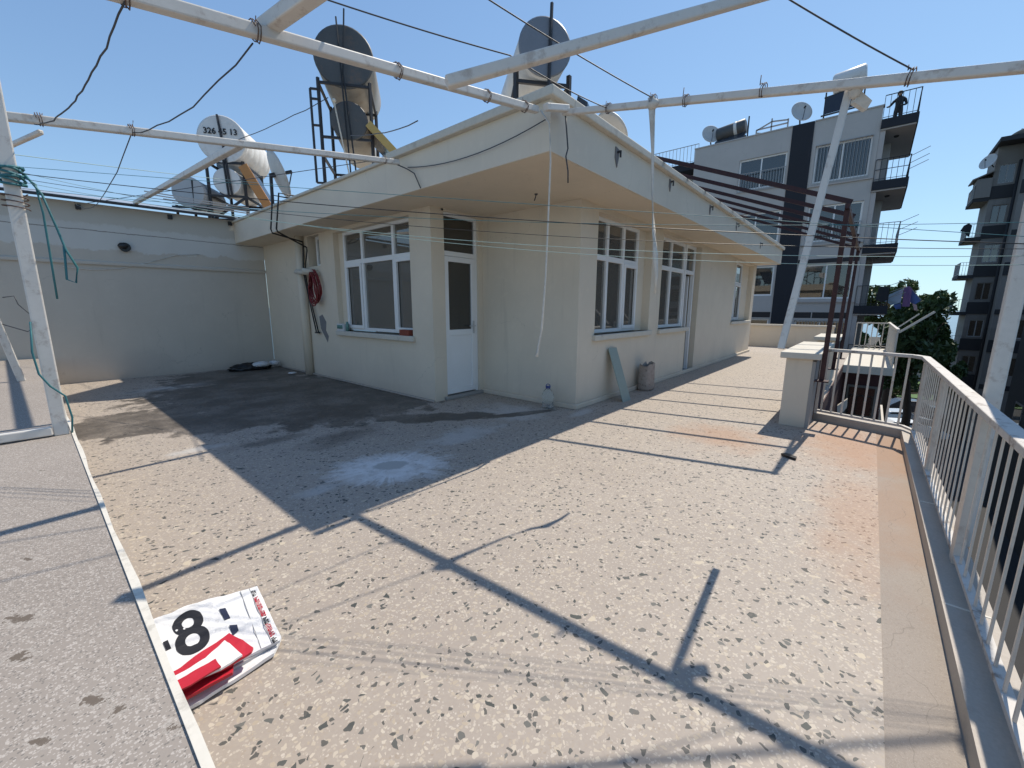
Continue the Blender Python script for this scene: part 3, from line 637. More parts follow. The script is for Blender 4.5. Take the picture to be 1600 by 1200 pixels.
# side door with its transom light
b = MB()
for A0, A1, Z0, Z1 in ((4.07, 4.12, 0.05, 2.77), (4.75, 4.80, 0.05, 2.77), (4.12, 4.75, 2.715, 2.77), (4.12, 4.75, 2.16, 2.23)):
    b.box(A0, YD + 0.03, Z0, A1, YD + 0.10, Z1)
b.build('door_frame', 'pvc', house, 0.004)
d = MB()
for A0, A1, Z0, Z1 in ((4.125, 4.20, 0.07, 2.155), (4.67, 4.745, 0.07, 2.155), (4.20, 4.67, 0.07, 0.15), (4.20, 4.67, 2.08, 2.155), (4.20, 4.67, 0.98, 1.07)):
    d.box(A0, YD + 0.02, Z0, A1, YD + 0.075, Z1)
d.box(4.20, YD + 0.04, 0.15, 4.67, YD + 0.06, 0.98)
door = d.build('door', 'pvc', house, 0.005)
b = MB(); b.box(4.20, YD + 0.045, 1.07, 4.67, YD + 0.051, 2.08); b.build('glass_pane', 'dglass', door)
b = MB(); b.bar((4.70, YD - 0.03, 1.12), (4.58, YD - 0.03, 1.12), 0.018); b.bar((4.70, YD - 0.03, 1.12), (4.70, YD + 0.02, 1.12), 0.018); b.box(4.685, YD + 0.008, 1.0, 4.715, YD + 0.02, 1.2); b.build('handle', 'sheetmetal', door)
b = MB(); b.box(4.12, YD + 0.06, 2.23, 4.75, YD + 0.066, 2.715); b.build('transom_pane', 'dglass', house)
b = MB(); b.box(4.05, YD - 0.05, 0, 4.86, YD + 0.12, 0.05); b.build('door_step', 'concrete', house, 0.01)
# open door beside the long window
d = MB()
for A0, A1, Z0, Z1 in ((9.302, 9.36, 0.03, 2.74), (9.86, 9.92, 0.03, 2.74), (9.36, 9.86, 2.14, 2.22), (9.36, 9.86, 2.68, 2.74)):
    d.box(A0, YC + 0.10, Z0, A1, YC + 0.17, Z1)
d.build('door_frame', 'pvc', house, 0.004)
b = MB(); b.box(9.36, YC + 0.13, 2.22, 9.86, YC + 0.136, 2.68); b.build('transom_pane', 'glass', house)
b = MB(); b.box(9.80, YC + 0.19, 0.05, 9.86, YC + 0.80, 2.12); b.build('door', 'pvc', house, 0.005)
b = MB(); b.box(9.25, YC - 0.04, 0.0, 10.0, YC + 0.2, 0.035); b.build('door_step', 'concrete', house, 0.005)
# downpipe in the corner of the left wall
b = MB(); b.tube([(XA - 0.07, 8.93, 0.0), (XA - 0.07, 8.93, ZS)], 0.085, 12); b.build('downpipe', 'cream', house)
b = MB(); b.prism([(XA - 0.006, 8.44, 1.22), (XA - 0.006, 8.30, 1.26), (XA - 0.006, 8.16, 1.12), (XA - 0.006, 8.20, 0.95), (XA - 0.006, 8.10, 0.84), (XA - 0.006, 8.16, 0.72), (XA - 0.006, 8.27, 0.84), (XA - 0.006, 8.40, 0.98)], (0.01, 0, 0)); b.build('cement_patch', 'cementpatch', house)

# ------------------------------------------------------------------ boundary wall at the back
bw = thing('boundary_wall', (0, YB, 0), 'tall grey plastered boundary wall with a patched upper band and thin metal roof edge', 'wall')
b = MB(); b.prism([(-9, YB, -0.2), (XA - 0.005, YB, -0.2), (XA - 0.005, YB, 3.30), (-9, YB, 3.06)], (0, 0.22, 0)); b.build('wall', 'bwall', bw)
b = MB(); b.prism([(-9, YB - 0.035, 2.09), (XA - 0.006, YB - 0.035, 2.19), (XA - 0.006, YB - 0.001, 2.22), (-9, YB - 0.001, 2.12)], (0, 0, 0.045)); b.build('ledge_moulding', 'bwall', bw)
b = MB()
b.prism([(-9, YB - 0.21, 3.07), (rx0 + 0.05, YB - 0.21, 3.317), (rx0 + 0.05, YB + 2.6, 3.847), (-9, YB + 2.6, 3.60)], (0, 0, 0.03)); b.build('metal_roof_sheet', 'sheetmetal', bw)
b = MB(); b.bar((-9, YB - 0.225, 3.07), (rx0 - 0.02, YB - 0.225, 3.31), 0.02, 0.045); b.build('roof_edge_trim', 'dark', bw)
for hx in (0.85, 2.15, 3.2):
    hz = 3.06 + 0.0267 * hx + 0.14 - 0.03
    b = MB(); b.box(hx, YB - 0.06, hz - 0.08, hx + 0.07, YB + 0.005, hz); b.build('bracket', 'dark', bw)
b = MB(); b.tube([(1.43, YB - 0.06, 2.52), (1.43, YB + 0.02, 2.52)], 0.085, 14); b.ball((1.40, YB - 0.05, 2.54), 0.08, 2, (1, 0.6, 0.8), 0.08); b.build('pipe_stub', 'blackbag', bw)
wcab = [(0.55, YB - 0.02, 2.10), (0.9, YB - 0.02, 2.07), (1.3, YB - 0.02, 2.11), (1.7, YB - 0.02, 2.25), (2.2, YB - 0.02, 2.45), (2.6, YB - 0.02, 2.5)]
b = MB(); b.tube(wcab, 0.006, 5); b.build('white_cable', 'cord', bw)

# ------------------------------------------------------------------ pipe frame of the old pergola
fr = thing('pipe_pergola', (0.06, 4.3, LZ), 'white painted square pipe frame reaching from the ledge post to the house eave', 'pergola')
def pipe(name, p0, p1, wd, parent=fr, mt='white_metal'):
    return bar_part(name, p0, p1, wd, wd, mt, parent, Vector((0, 0, 1)), 0.008)
pipe('post', (0.06, 4.30, LZ), (0.06, 4.30, 3.6), 0.075)
pipe('post', (-0.13, 7.8, LZ), (-0.42, 7.55, 2.75), 0.07)
pipe('base_rail', (-3.0, 4.28, LZ + 0.04), (0.02, 4.28, LZ + 0.04), 0.06)
pa = lambda x: (x, 2.38 + 0.038 * (x - 0.5), 2.62 + 0.19 * (x - 0.5))
pipe('beam', pa(-0.6), pa(3.22), 0.056)
pipe('beam', (-1.5, 4.545, 2.40), (3.22, 4.59, 3.14), 0.055)
pipe('beam', (1.37, 1.57, 2.39), (2.78, 0.551, 3.026), 0.05)
pipe('stub', (2.78, 0.551, 3.026), (4.4, -0.62, 3.756), 0.022)  # unseen thin extension of the beam, sized to cast a faint floor shadow
pipe('beam', (0.965, 2.47, 2.76), (1.12, 1.2, 2.76), 0.066)
pipe('beam', (3.42, 2.34, 3.14), (3.17, -0.58, 2.47), 0.048)
pipe('beam', (1.5, 4.60, 2.87), (1.67, 11.0, 3.36), 0.062)
pipe('beam', (0.25, 4.60, 2.61), (-0.02, 5.5, 2.58), 0.03)
pipe('stub', (3.10, 2.30, 3.07), (3.42, 2.29, 3.16), 0.055)
pipe('post', (3.53, -0.575, 0.0), (3.53, -0.575, 2.55), 0.07)
ties = [((x, pa(x)[1], pa(x)[2]), (1, 0, 0.19), 0.05) for x in (0.42, 0.9, 1.72, 2.55, 3.03)] + [((x, 4.56, 2.64 + 0.157 * x), (1, 0, 0.157), 0.045) for x in (0.25, 0.74, 3.0)] + [((3.31, 1.45, 2.94), (0.08, 0.9, 0.22), 0.05), ((3.30, 1.2, 2.87), (0.08, 0.9, 0.22), 0.042), ((3.36, 1.85, 3.02), (0.08, 0.9, 0.22), 0.042), ((3.22, 0.0, 2.61), (0.08, 0.9, 0.22), 0.046), ((3.25, 0.7, 2.77), (0.08, 0.9, 0.22), 0.042)]
for c, d, r in ties:
    b = MB(); d = Vector(d).normalized(); a, bb = b.frame_of(d)
    pts = []
    for i in range(26):
        t = i / 25 * 2 * math.pi * 2.4
        q = 0.86 * r * (1.0 + 0.12 * math.cos(4 * t))
        pts.append(Vector(c) + a * q * math.cos(t) + bb * q * math.sin(t) + d * (i / 25 - 0.5) * 0.03)
    pts.append(pts[-1] + Vector((0.01, 0.0, random.choice((0.02, 0.03, 0.06)))))
    b.tube(pts, 0.0028, 5); b.build('wire_tie', 'tie', fr)

# hanging things on the frame
b = MB(); pts = [(3.31, 1.46, 2.97), (3.335, 1.455, 2.80), (3.34, 1.44, 2.6), (3.33, 1.42, 2.3), (3.31, 1.38, 2.0), (3.27, 1.34, 1.82), (3.30, 1.33, 1.65), (3.32, 1.34, 1.52)]
b.tube(pts, [0.03, 0.02, 0.012, 0.009, 0.014, 0.022, 0.012, 0.008], 7); b.ball((3.31, 1.45, 2.92), 0.045, 2, (1, 1, 0.8), 0.15)
tag(b.build('hanging_strap', 'cord'), 'white twisted cloth strap knotted on the sloping pipe and hanging before the long windows', 'strap')
pole = thing('hanging_pole', (3.31, 0.256, 2.7), 'weathered white stick hanging at a slant from the sloping pipe', 'pole')
bar_part('shaft', (3.31, 0.256, 2.69), (3.055, 0.408, 1.155), 0.038, 0.034, 'white_metal', pole, Vector((0, 0, 1)), 0.006)
b = MB(); b.ball((3.27, 0.225, 2.635), 0.036, 2, (0.9, 1, 1.3), 0.25)
b.prism([(3.26, 0.21, 2.63), (3.28, 0.145, 2.56), (3.29, 0.165, 2.52), (3.265, 0.225, 2.57)], (0.02, 0.02, 0.0)); b.build('rag', 'cord', pole)
cords = thing('dangling_string', (3.25, 2.45, 3.1), 'thin white cord dangling from the corner of the eave almost to the floor', 'string')
b = MB(); b.tube([(3.22, 2.44, 3.12), (3.24, 2.36, 3.0), (3.25, 2.345, 2.7), (3.25, 2.36, 2.2), (3.255, 2.38, 1.7), (3.245, 2.41, 1.2), (3.25, 2.46, 0.98), (3.245, 2.47, 0.93)], [0.008] * 5 + [0.011, 0.012, 0.02], 6); b.build('strand', 'cord', cords)
b = MB(); b.tube([(3.43, 2.32, 3.12), (3.44, 2.31, 3.0), (3.47, 2.31, 2.85), (3.455, 2.32, 2.78), (3.48, 2.31, 2.66), (3.50, 2.32, 2.56)], 0.007, 5)
tag(b.build('cut_cable', 'wire'), 'short dark cut cable hanging just right of the eave corner', 'cable')
b = MB(); b.tube([(3.2, 4.62, 3.12), (3.27, 4.5, 3.06), (3.26, 4.35, 2.98), (3.27, 4.25, 2.80)], 0.007, 5)
tag(b.build('cut_cable', 'wire'), 'dark cut cable trailing down the left fascia from the pipe end', 'cable')
b = MB(); b.tube(sag((3.28, 4.5, 3.08), (3.27, 2.42, 3.06), 0.10, 12), 0.005, 5)
tag(b.build('fascia_cable', 'wire'), 'thin cable sagging across the left fascia from pipe end to eave corner', 'cable')

# clotheslines
Pa = Vector((0.10, 4.27, 2.24)); Pb = Vector((3.12, -0.56, 1.70))
lines = [(0.06, 0.00, 0.00, 0.0024, 'rubber', 'thickest black clothesline of the bundle strung from ledge post to railing post'),
         (0.01, 0.04, 0.03, 0.0015, 'teal', 'topmost teal clothesline of the bundle strung from ledge post to railing post'),
         (0.11, -0.03, -0.02, 0.0016, 'rubber', 'thin black clothesline hanging just below the thickest one'),
         (0.14, -0.05, -0.05, 0.0015, 'tealpale', 'pale green clothesline with the deepest sag in the bundle'),
         (0.09, -0.09, 0.10, 0.0014, 'teal', 'teal clothesline starting lowest on the ledge post and rising to the railing post'),
         (0.17, 0.01, -0.09, 0.0014, 'tealpale', 'pale green clothesline ending lowest on the railing post')]
for s_, d0, d1, r_, mt_, lb in lines:
    b = MB(); b.tube(sag(Pa + Vector((0, 0, d0)), Pb + Vector((0, 0, d1)), s_, 24), r_, 5)
    tag(b.build('clothesline', mt_), lb, 'clothesline', 'clotheslines strung across the terrace')
knot = thing('rope_wrapping', (0.06, 4.3, 2.2), 'teal rope wound several times round the ledge post with loose loops hanging', 'rope')
b = MB(); pts = []
for i in range(90):
    t = i / 89 * 2 * math.pi * 7
    q = 0.062 + 0.006 * math.sin(3 * t)
    pts.append((0.06 + q * math.cos(t), 4.30 + q * math.sin(t), 2.28 - 0.11 * i / 89 + 0.012 * math.sin(t * 1.3)))
b.tube(pts, 0.008, 5); b.build('winding', 'teal', knot)
b = MB()
b.tube([(0.12, 4.25, 2.22), (0.16, 4.22, 2.18), (0.17, 4.21, 2.0), (0.165, 4.21, 1.7), (0.16, 4.21, 1.45)], 0.006, 5)
b.tube([(0.12, 4.25, 2.24), (0.18, 4.20, 2.12), (0.22, 4.18, 1.9), (0.24, 4.17, 1.78), (0.28, 4.16, 1.66), (0.26, 4.16, 1.56), (0.22, 4.17, 1.58), (0.23, 4.17, 1.72), (0.235, 4.175, 1.8)], 0.007, 5)
b.build('loop', 'teal', knot)
b = MB(); pts = []
for i in range(40):
    t = i / 39 * 2 * math.pi * 3
    pts.append((0.06 + 0.06 * math.cos(t), 4.30 + 0.06 * math.sin(t), 2.12 - 0.10 * i / 39))
b.tube(pts, 0.004, 5); b.build('thin_wire', 'tie', knot)
b = MB(); b.tube([(0.02, 4.22, 1.30), (0.0, 4.22, 1.1), (0.01, 4.22, 0.95), (0.05, 4.22, 0.86), (0.11, 4.24, 0.78), (0.125, 4.26, 0.62), (0.11, 4.27, 0.5)], 0.006, 5)
tag(b.build('post_cable', 'teal'), 'thin teal cable clinging to the lower half of the ledge post', 'cable')
b = MB(); b.tube([(-0.14, 7.74, 1.5), (-0.05, 7.7, 1.52), (-0.03, 7.7, 1.42), (0.05, 7.68, 1.3), (0.06, 7.68, 1.15), (0.0, 7.7, 1.1), (-0.2, 7.72, 1.2)], 0.006, 5)
tag(b.build('post_cable', 'wire'), 'grey wire loop hanging from the farther leaning post on the ledge', 'cable')
b = MB(); b.box(3.06, -0.66, 1.64, 3.16, -0.56, 1.76); b.box(3.04, -0.62, 1.67, 3.06, -0.58, 1.73); tag(b.build('line_clamp', 'dark'), 'black clamp holding the clothesline ends on the railing post', 'clamp')

# loose overhead wires
def wire(pts, r_, mt_, lb, cat='wire'):
    b = MB(); b.tube(pts, r_, 5); return tag(b.build('overhead_wire', mt_), lb, cat, 'loose wires overhead')
wire(sag((0.42, 2.36, 2.57), (0.22, 4.52, 2.63), 0.12, 26, 0.004), 0.0038, 'wire', 'kinked dark wire sagging from the highest pipe to the pipe behind it at far left')
wire(sag((0.90, 2.44, 2.66), (0.74, 4.56, 2.74), 0.09, 10, 0.008) + sag((0.74, 4.56, 2.74), (0.85, 11.0, 3.22), 0.28, 12, 0.01)[1:], 0.004, 'wire', 'thin wire crossing both left pipes and dropping to the boundary wall')
wire(sag((0.9, 2.6, 3.05), (2.24, 1.95, 2.985), 0.015) + sag((2.24, 1.95, 2.985), (3.36, 1.87, 3.03), 0.02)[1:], 0.0042, 'wire', 'dark cable running from the top edge over the nearest beam to the sloping pipe')
wire(sag((1.45, 1.98, 3.17), (3.31, 1.46, 2.97), 0.02), 0.0042, 'wire', 'dark cable descending to the knot of the cloth strap')
wire(sag((2.50, 0.68, 3.02), (3.22, -0.01, 2.64), 0.01), 0.004, 'wire', 'dark cable descending to the sloping pipe above the person on the far roof')
wire(sag((3.9, 12.5, 5.4), (4.4, 8.5, 5.4), 0.05, 10, 0.01), 0.008, 'wire', 'black cable between the white tank and the tall dark tank frame')
wire(sag((4.2, 7.4, 4.4), (3.3, 4.3, 3.55), 0.06, 10, 0.01), 0.007, 'wire', 'black cable sloping from behind the tall tank toward the eave')
wire(sag((1.0, 11.5, 3.3), (3.4, 5.2, 3.35), 0.0, 10) + [], 0.005, 'wire', 'thin cable rising along the left eave edge')
wire(sag((-2.0, 6.0, 2.6), (3.9, 9.6, 3.9), 0.05, 10), 0.004, 'tealpale', 'pale taut line crossing behind the ledge post to the roof')

# ------------------------------------------------------------------ maroon pergola
per = thing('maroon_pergola', (5.77, 0.33, 0.62), 'maroon painted steel pergola of six sloping rafters beside the long facade', 'pergola')
px = [5.91, 6.78, 7.66, 8.55, 9.45, 10.42]
for i, x in enumerate(px):
    bar_part('rafter', (x - 0.03 if i else x - 0.1, 2.62, 3.46), (x - 0.14, 0.30, 2.50), 0.036, 0.046, 'maroon', per)
bar_part('end_beam', (5.70, 0.33, 2.455), (10.35, 0.33, 2.455), 0.04, 0.05, 'maroon', per)
bar_part('wall_beam', (5.70, 2.62, 3.40), (10.5, 2.62, 3.40), 0.05, 0.05, 'maroon', per)
for x, z, xt in ((6.0, 0.58, 5.77), (8.05, 0.5, 8.05), (9.9, 0.5, 9.9)):
    po = bar_part('post', (x, 0.36, z), (xt, 0.33, 2.43), 0.046, 0.046, 'maroon', per)
    b = MB(); b.box(x - 0.07, 0.29, z - 0.015, x + 0.07, 0.424, z); b.build('base_plate', 'maroon', po)

# ------------------------------------------------------------------ parapet walls beside the stair void
par = thing('parapet_wall', (6.6, 0.56, 0), 'low cream parapet pier with a pale stone coping at the end of the white railing', 'wall')
b = MB(); b.box(5.92, 0.46, -0.01, 7.95, 0.72, 0.825); b.build('wall', 'cream', par)
b = MB(); b.box(5.86, 0.38, 0.8255, 8.0, 0.78, 0.90); b.build('coping', 'coping', par, 0.01)
b = MB(); b.box(5.925, 0.425, -0.19, 6.4, 0.4595, 0.80); b.build('side_render', 'concrete', par)
b = MB(); b.box(6.401, 0.425, -0.19, 7.95, 0.4595, 0.82); b.build('painted_side', 'maroonwall', par)
par2 = thing('parapet_wall', (10.3, 0.56, 0), 'short cream parapet block farther along behind the maroon posts', 'wall')
b = MB(); b.box(9.7, 0.46, -0.01, 10.9, 0.72, 0.83); b.build('wall', 'cream', par2)
b = MB(); b.box(9.6, 0.38, 0.8305, 10.95, 0.78, 0.90); b.build('coping', 'coping', par2, 0.01)
farp = thing('end_parapet', (18.4, 4, 0), 'low beige parapet closing the far end of the terrace', 'wall')
b = MB(); b.box(18.4, 0.95, -0.2, 18.6, 13, 0.78); b.build('wall', 'cream', farp)
b = MB(); b.box(18.34, 0.93, 0.7805, 18.66, 13, 0.84); b.build('coping', 'coping', farp)

# ------------------------------------------------------------------ the block underneath, balcony beyond the void
blk = thing('apartment_block', (6, 2, -8.8), 'lower storeys of the block with maroon side wall, seen through the short railing', 'building')
b = MB(); b.box(-9, -0.6, -8.8, 6.45, 14, -0.205); b.build('wall', 'maroonwall', blk)
b = MB(); b.box(6.4501, 0.425, -8.8, 13.7, 14, -0.205); b.box(13.7, 0.5, -8.8, 19.0, 14, -0.205); b.build('side_wall', 'maroonwall', blk)
b = MB(); b.box(6.61, 0.404, -0.21, 13.59, 0.4195, 0.006); b.build('slab_edge', 'maroonwall', blk)
b = MB(); b.box(18.0, -0.55, -8.8, 19.2, 0.4999, -0.205); b.build('end_wall', 'maroonwall', blk)
b = MB(); b.box(13.6, -0.58, -0.2, 20.2, 0.4199, 0.0); b.build('balcony_slab', 'coping', blk, 0.01)
b = MB(); b.box(13.9, -0.7, -3.15, 20.2, 0.4, -3.0); b.build('lower_slab', 'concrete', blk)
wn = MB(); wn.box(17.93, -0.45, -2.9, 17.985, 0.35, -1.1); wn = wn.build('window', 'bgrey', blk)
b = MB(); b.box(17.90, -0.38, -2.1, 17.929, 0.28, -1.17); b.build('glass_pane', 'dglass', wn)
b = MB(); b.box(17.895, -0.38, -2.85, 17.929, 0.28, -2.16); b.build('panel', 'tank_grey', wn)
def railing(name, path, z, h, step, mt_, label, grp=None, th=0.02, parent=None, mid=None):
    rt_ = thing(name, (path[0][0], path[0][1], z), label, 'railing', grp) if parent is None else parent
    b = MB()
    for (x0, y0), (x1, y1) in zip(path, path[1:]):
        b.bar((x0, y0, z + h), (x1, y1, z + h), th * 2, th * 1.4); b.bar((x0, y0, z + 0.08), (x1, y1, z + 0.08), th, th)
        if mid: b.bar((x0, y0, z + mid), (x1, y1, z + mid), th * 1.3, th * 1.3)
    top = b.build('rail' if parent is None else 'balcony_rail', mt_, rt_)
    if parent is not None:
        b = MB()
    for (x0, y0), (x1, y1) in zip(path, path[1:]):
        L = math.hypot(x1 - x0, y1 - y0); n_ = max(1, round(L / step))
        for i in range(n_ + 1):
            t = i / n_; X = x0 + (x1 - x0) * t; Y = y0 + (y1 - y0) * t
            if parent is None:
                bar_part('bar', (X, Y, z + 0.0), (X, Y, z + h), th, th, mt_, rt_, Vector((0, 1, 0)))
            else:
                b.bar((X, Y, z), (X, Y, z + h), th, th, Vector((0, 1, 0)))
    if parent is not None: b.build('balusters', mt_, top)
    return rt_
railing('railing', [(13.65, -0.52), (20.1, -0.52), (20.1, 0.38)], 0.0, 0.92, 0.15, 'rail', 'white balcony railing on the cream slab beyond the stair void', None, 0.03)
railing('railing', [(14.1, 0.3), (14.1, -0.65), (20.0, -0.65)], -3.0, 0.95, 0.25, 'rail', 'white railing of the lower balcony seen through the near bars', None, 0.03)
b = MB(); b.bar((13.2, -0.52, 0.88), (13.2, -1.05, 1.36), 0.045)
tag(b.build('drying_pole', 'rail'), 'thicker white drying pole sticking out from the far balcony railing', 'pole', 'drying poles on the far balcony')
b = MB(); b.bar((15.0, -0.52, 0.90), (15.0, -0.92, 1.30), 0.03)
tag(b.build('drying_pole', 'rail'), 'thinner drying pole sticking out farther along the balcony railing', 'pole', 'drying poles on the far balcony')
b = MB(); b.prism([(12.0, 0.33, -1.12), (12.0, 0.36, -0.80), (12.0, 0.20, -0.62), (12.0, 0.19, -0.82)], (0.2, 0, 0)); tag(b.build('canopy_board', 'edge'), 'small white slanted board below the parapet in the stair void', 'board')

# ------------------------------------------------------------------ small things on the terrace
bo = thing('water_bottle', (4.70, 3.36, 0), 'large clear plastic water bottle on the floor by the house corner', 'bottle')
b = MB(); b.lathe((4.70, 3.36, 0.0), (0, 0, 1), [(0, 0.075), (0.01, 0.085), (0.06, 0.085), (0.065, 0.08), (0.12, 0.08), (0.125, 0.085), (0.2, 0.085), (0.25, 0.06), (0.28, 0.032), (0.295, 0.03)], 20); b.build('body', 'bottle', bo)
b = MB(); b.lathe((4.70, 3.36, 0.295), (0, 0, 1), [(0, 0.032), (0.022, 0.032)], 14); b.build('cap', 'bluecap', bo)
b = MB(); pts = [(4.70 + 0.05 * math.cos(t), 3.36 + 0.01 * math.sin(t), 0.31 + 0.035 * math.sin(t)) for t in [i * math.pi / 8 for i in range(17)]]; b.tube(pts, 0.006, 5); b.build('handle', 'bluecap', bo)
b = MB(); b.prism([(5.74, 2.70, 0.0), (6.00, 2.70, 0.0), (6.00, 2.715, 0.0), (5.74, 2.715, 0.0)], (0.0, 0.285, 0.80))
bmesh.ops.recalc_face_normals(b.bm, faces=b.bm.faces)
tag(b.build('leaning_board', 'green_board', None, 0.004), 'grey green plank leaning against the wall under the first facade window', 'board')
sk = thing('cement_sack', (6.95, 2.86, 0), 'torn dirty paper sack standing open against the house wall', 'sack')
b = MB(); n = 20; rings = []
for j, (z, rx_, ry_) in enumerate(((0, .16, .10), (.04, .175, .115), (.14, .17, .11), (.26, .175, .105), (.36, .165, .10), (.42, .17, .09), (.45, .175, .09))):
    ring = []
    for k in range(n):
        t = 2 * math.pi * k / n; q = 1 + random.uniform(-0.05, 0.05)
        zz = z + (random.uniform(-0.03, 0.04) if j == 6 else 0)
        ring.append(b.bm.verts.new((6.95 + rx_ * q * math.copysign(abs(math.cos(t)) ** 0.6, math.cos(t)), 2.86 + ry_ * q * math.copysign(abs(math.sin(t)) ** 0.6, math.sin(t)), zz)))
    rings.append(ring)
for A, B in zip(rings, rings[1:]):
    for k in range(n): b.bm.faces.new([A[k], A[(k + 1) % n], B[(k + 1) % n], B[k]]).smooth = True
b.bm.faces.new(rings[0][::-1]); b.build('paper', 'sack', sk)
b = MB(); b.ball((6.95, 2.86, 0.30), 0.13, 2, (1.1, 0.62, 0.7), 0.1); b.build('contents', 'blackbag', sk)
dbg = thing('rubbish_heap', (3.3, 10.5, 0), 'black and white plastic bags heaped in the corner of the boundary wall', 'rubbish')
b = MB(); b.ball((3.2, 10.6, 0.05), 0.34, 4, (1.2, 0.6, 0.3), 0.16); b.build('black_bag', 'blackbag', dbg)
b = MB(); b.ball((3.38, 10.45, 0.12), 0.15, 4, (1.2, 0.8, 0.4), 0.15); b.build('white_bag', 'bag', dbg)
b = MB(); b.ball((3.68, 10.55, 0.11), 0.11, 4, (1, 0.8, 0.5), 0.15); b.build('white_bag', 'bag', dbg)
b = MB(); b.ball((3.56, 9.25, 0.02), 0.09, 2, (1, 0.7, 0.25), 0.2); tag(b.build('plastic_scrap', 'bag'), 'small white plastic scrap on the damp floor by the downpipe', 'scrap')
b = MB(); b.prism([(4.62, 0.51, 0.004), (4.66, 0.47, 0.004), (4.60, 0.38, 0.004), (4.54, 0.38, 0.004), (4.57, 0.46, 0.004)], (0, 0, 0.02)); tag(b.build('dark_scrap', 'blackbag'), 'flat dark scrap lying on the sunlit floor near the rust stain', 'scrap')
# sill clutter at the left window
j = thing('jar_tray', (3.89, 7.56, 0.97), 'white tray of small dark jars at the left end of the window sill', 'tray')
b = MB(); b.box(3.83, 7.42, 0.971, 3.95, 7.66, 1.10); b.build('tray', 'bag', j)
for yy in (7.47, 7.54, 7.61):
    b = MB(); b.lathe((3.826, yy, 1.01), (0, 0, 1), [(0, 0.02), (0.06, 0.022), (0.07, 0.012)], 8); b.build('jar', 'jar', j)
b = MB(); b.lathe((3.89, 7.38, 0.971), (0, 0, 1), [(0, 0.03), (0.12, 0.03), (0.14, 0.02), (0.17, 0.02)], 10); tag(b.build('jar', 'jar'), 'small teal jar beside the tray on the window sill', 'jar')
b = MB(); b.box(3.83, 5.40, 0.971, 3.93, 5.64, 1.06)
for yy in (5.45, 5.51, 5.57): b.box(3.826, yy, 0.985, 3.83, yy + 0.03, 1.045)
tag(b.build('red_crate', 'brickred'), 'small red brown crate at the right end of the window sill', 'crate')
# hose, bracket pipe and black water pipes on the left wall
b = MB(); b.tube([(XA + 0.02, 8.34, 2.07), (3.60, 8.44, 2.10)], 0.05, 12); b.tube([(XA, 8.28, 2.05), (3.66, 8.86, 2.10)], 0.045, 12)
tag(b.build('wall_pipe_stub', 'coping'), 'short pale pipe jutting from the wall under the small window', 'pipe')
b = MB()
for i in range(9):
    r1 = 0.14 + 0.012 * (i % 4); r2 = 0.24 + 0.02 * ((i * 3) % 5); cx = 3.80 - 0.012 * i; cy = 8.30 + random.uniform(-0.03, 0.03); cz = 1.83 - 0.01 * i
    pts = [(cx + 0.015 * math.sin(2 * t), cy + r1 * math.cos(t) + 0.03 * math.sin(t), cz + r2 * math.sin(t)) for t in [k * math.pi / 12 for k in range(25)]]
    b.tube(pts, 0.011, 6)
b.tube([(3.75, 8.4, 1.62), (3.74, 8.44, 1.54), (3.76, 8.5, 1.5)], 0.011, 6)
tag(b.build('coiled_hose', 'redhose'), 'dark red garden hose coiled on the pipe stub by the window', 'hose')
b = MB(); b.tube([(3.5, 8.5, 3.40), (3.21, 8.47, 3.39), (3.2, 8.67, 2.83), (3.24, 8.72, 2.77), (3.8, 8.76, 2.68), (3.81, 8.78, 2.60), (3.80, 8.84, 2.10), (3.81, 8.72, 1.6), (3.82, 8.52, 0.92)], 0.014, 6)
tag(b.build('black_pipe', 'rubber'), 'left one of two black plastic pipes bent over the fascia and down the wall', 'pipe', 'black water pipes')
b = MB(); b.tube([(3.5, 8.25, 3.40), (3.21, 8.19, 3.38), (3.2, 8.41, 2.80), (3.24, 8.46, 2.76), (3.8, 8.60, 2.56), (3.81, 8.62, 2.5), (3.80, 8.78, 2.10), (3.81, 8.66, 1.6), (3.82, 8.42, 0.90)], 0.014, 6)
b.bar((3.82, 8.56, 0.90), (3.82, 8.38, 0.90), 0.03)
tag(b.build('black_pipe', 'rubber'), 'right one of two black plastic pipes bent over the fascia and down the wall', 'pipe', 'black water pipes')

# folded advertising banner
ban = thing('folded_banner', (0.36, 1.92, 0), 'folded white and red vinyl banner with a big black 8 lying against the ledge', 'banner')
from mathutils import noise as mnoise
def crumple(x, y, wob, sd=0.0):
    return wob * (1.6 * mnoise.noise(Vector((x * 14 + sd, y * 14, sd))) + abs(mnoise.noise(Vector((x * 9 + y * 22, y * 5 - x * 6, 3 + sd)))) * 1.5)
def sheet(name, pts, z, th, mt_, wob=0.006, cuts=6):
    b = MB(); A = [b.bm.verts.new((x, y, z)) for x, y in pts]; f = b.bm.faces.new(A)
    r = bmesh.ops.extrude_face_region(b.bm, geom=[f])
    vs_ = [e for e in r['geom'] if isinstance(e, bmesh.types.BMVert)]
    for v in vs_: v.co.z += th
    bmesh.ops.triangulate(b.bm, faces=b.bm.faces)
    bmesh.ops.subdivide_edges(b.bm, edges=b.bm.edges, cuts=cuts, use_grid_fill=True)
    for v in b.bm.verts:
        v.co.z += crumple(v.co.x, v.co.y, wob * 1.5)
    for f in b.bm.faces: f.smooth = False
    return b.build(name, mt_, ban)
sheet('bottom_fold', [(0.13, 1.66), (0.22, 1.646), (0.473, 1.67), (0.526, 1.734), (0.58, 2.182), (0.399, 2.236), (0.13, 2.27)], 0.008, 0.014, 'banner', 0.003)
sheet('grey_fold', [(0.15, 1.70), (0.36, 1.70), (0.50, 1.705), (0.53, 1.9), (0.30, 2.2)], 0.024, 0.012, 'bannergrey', 0.003)
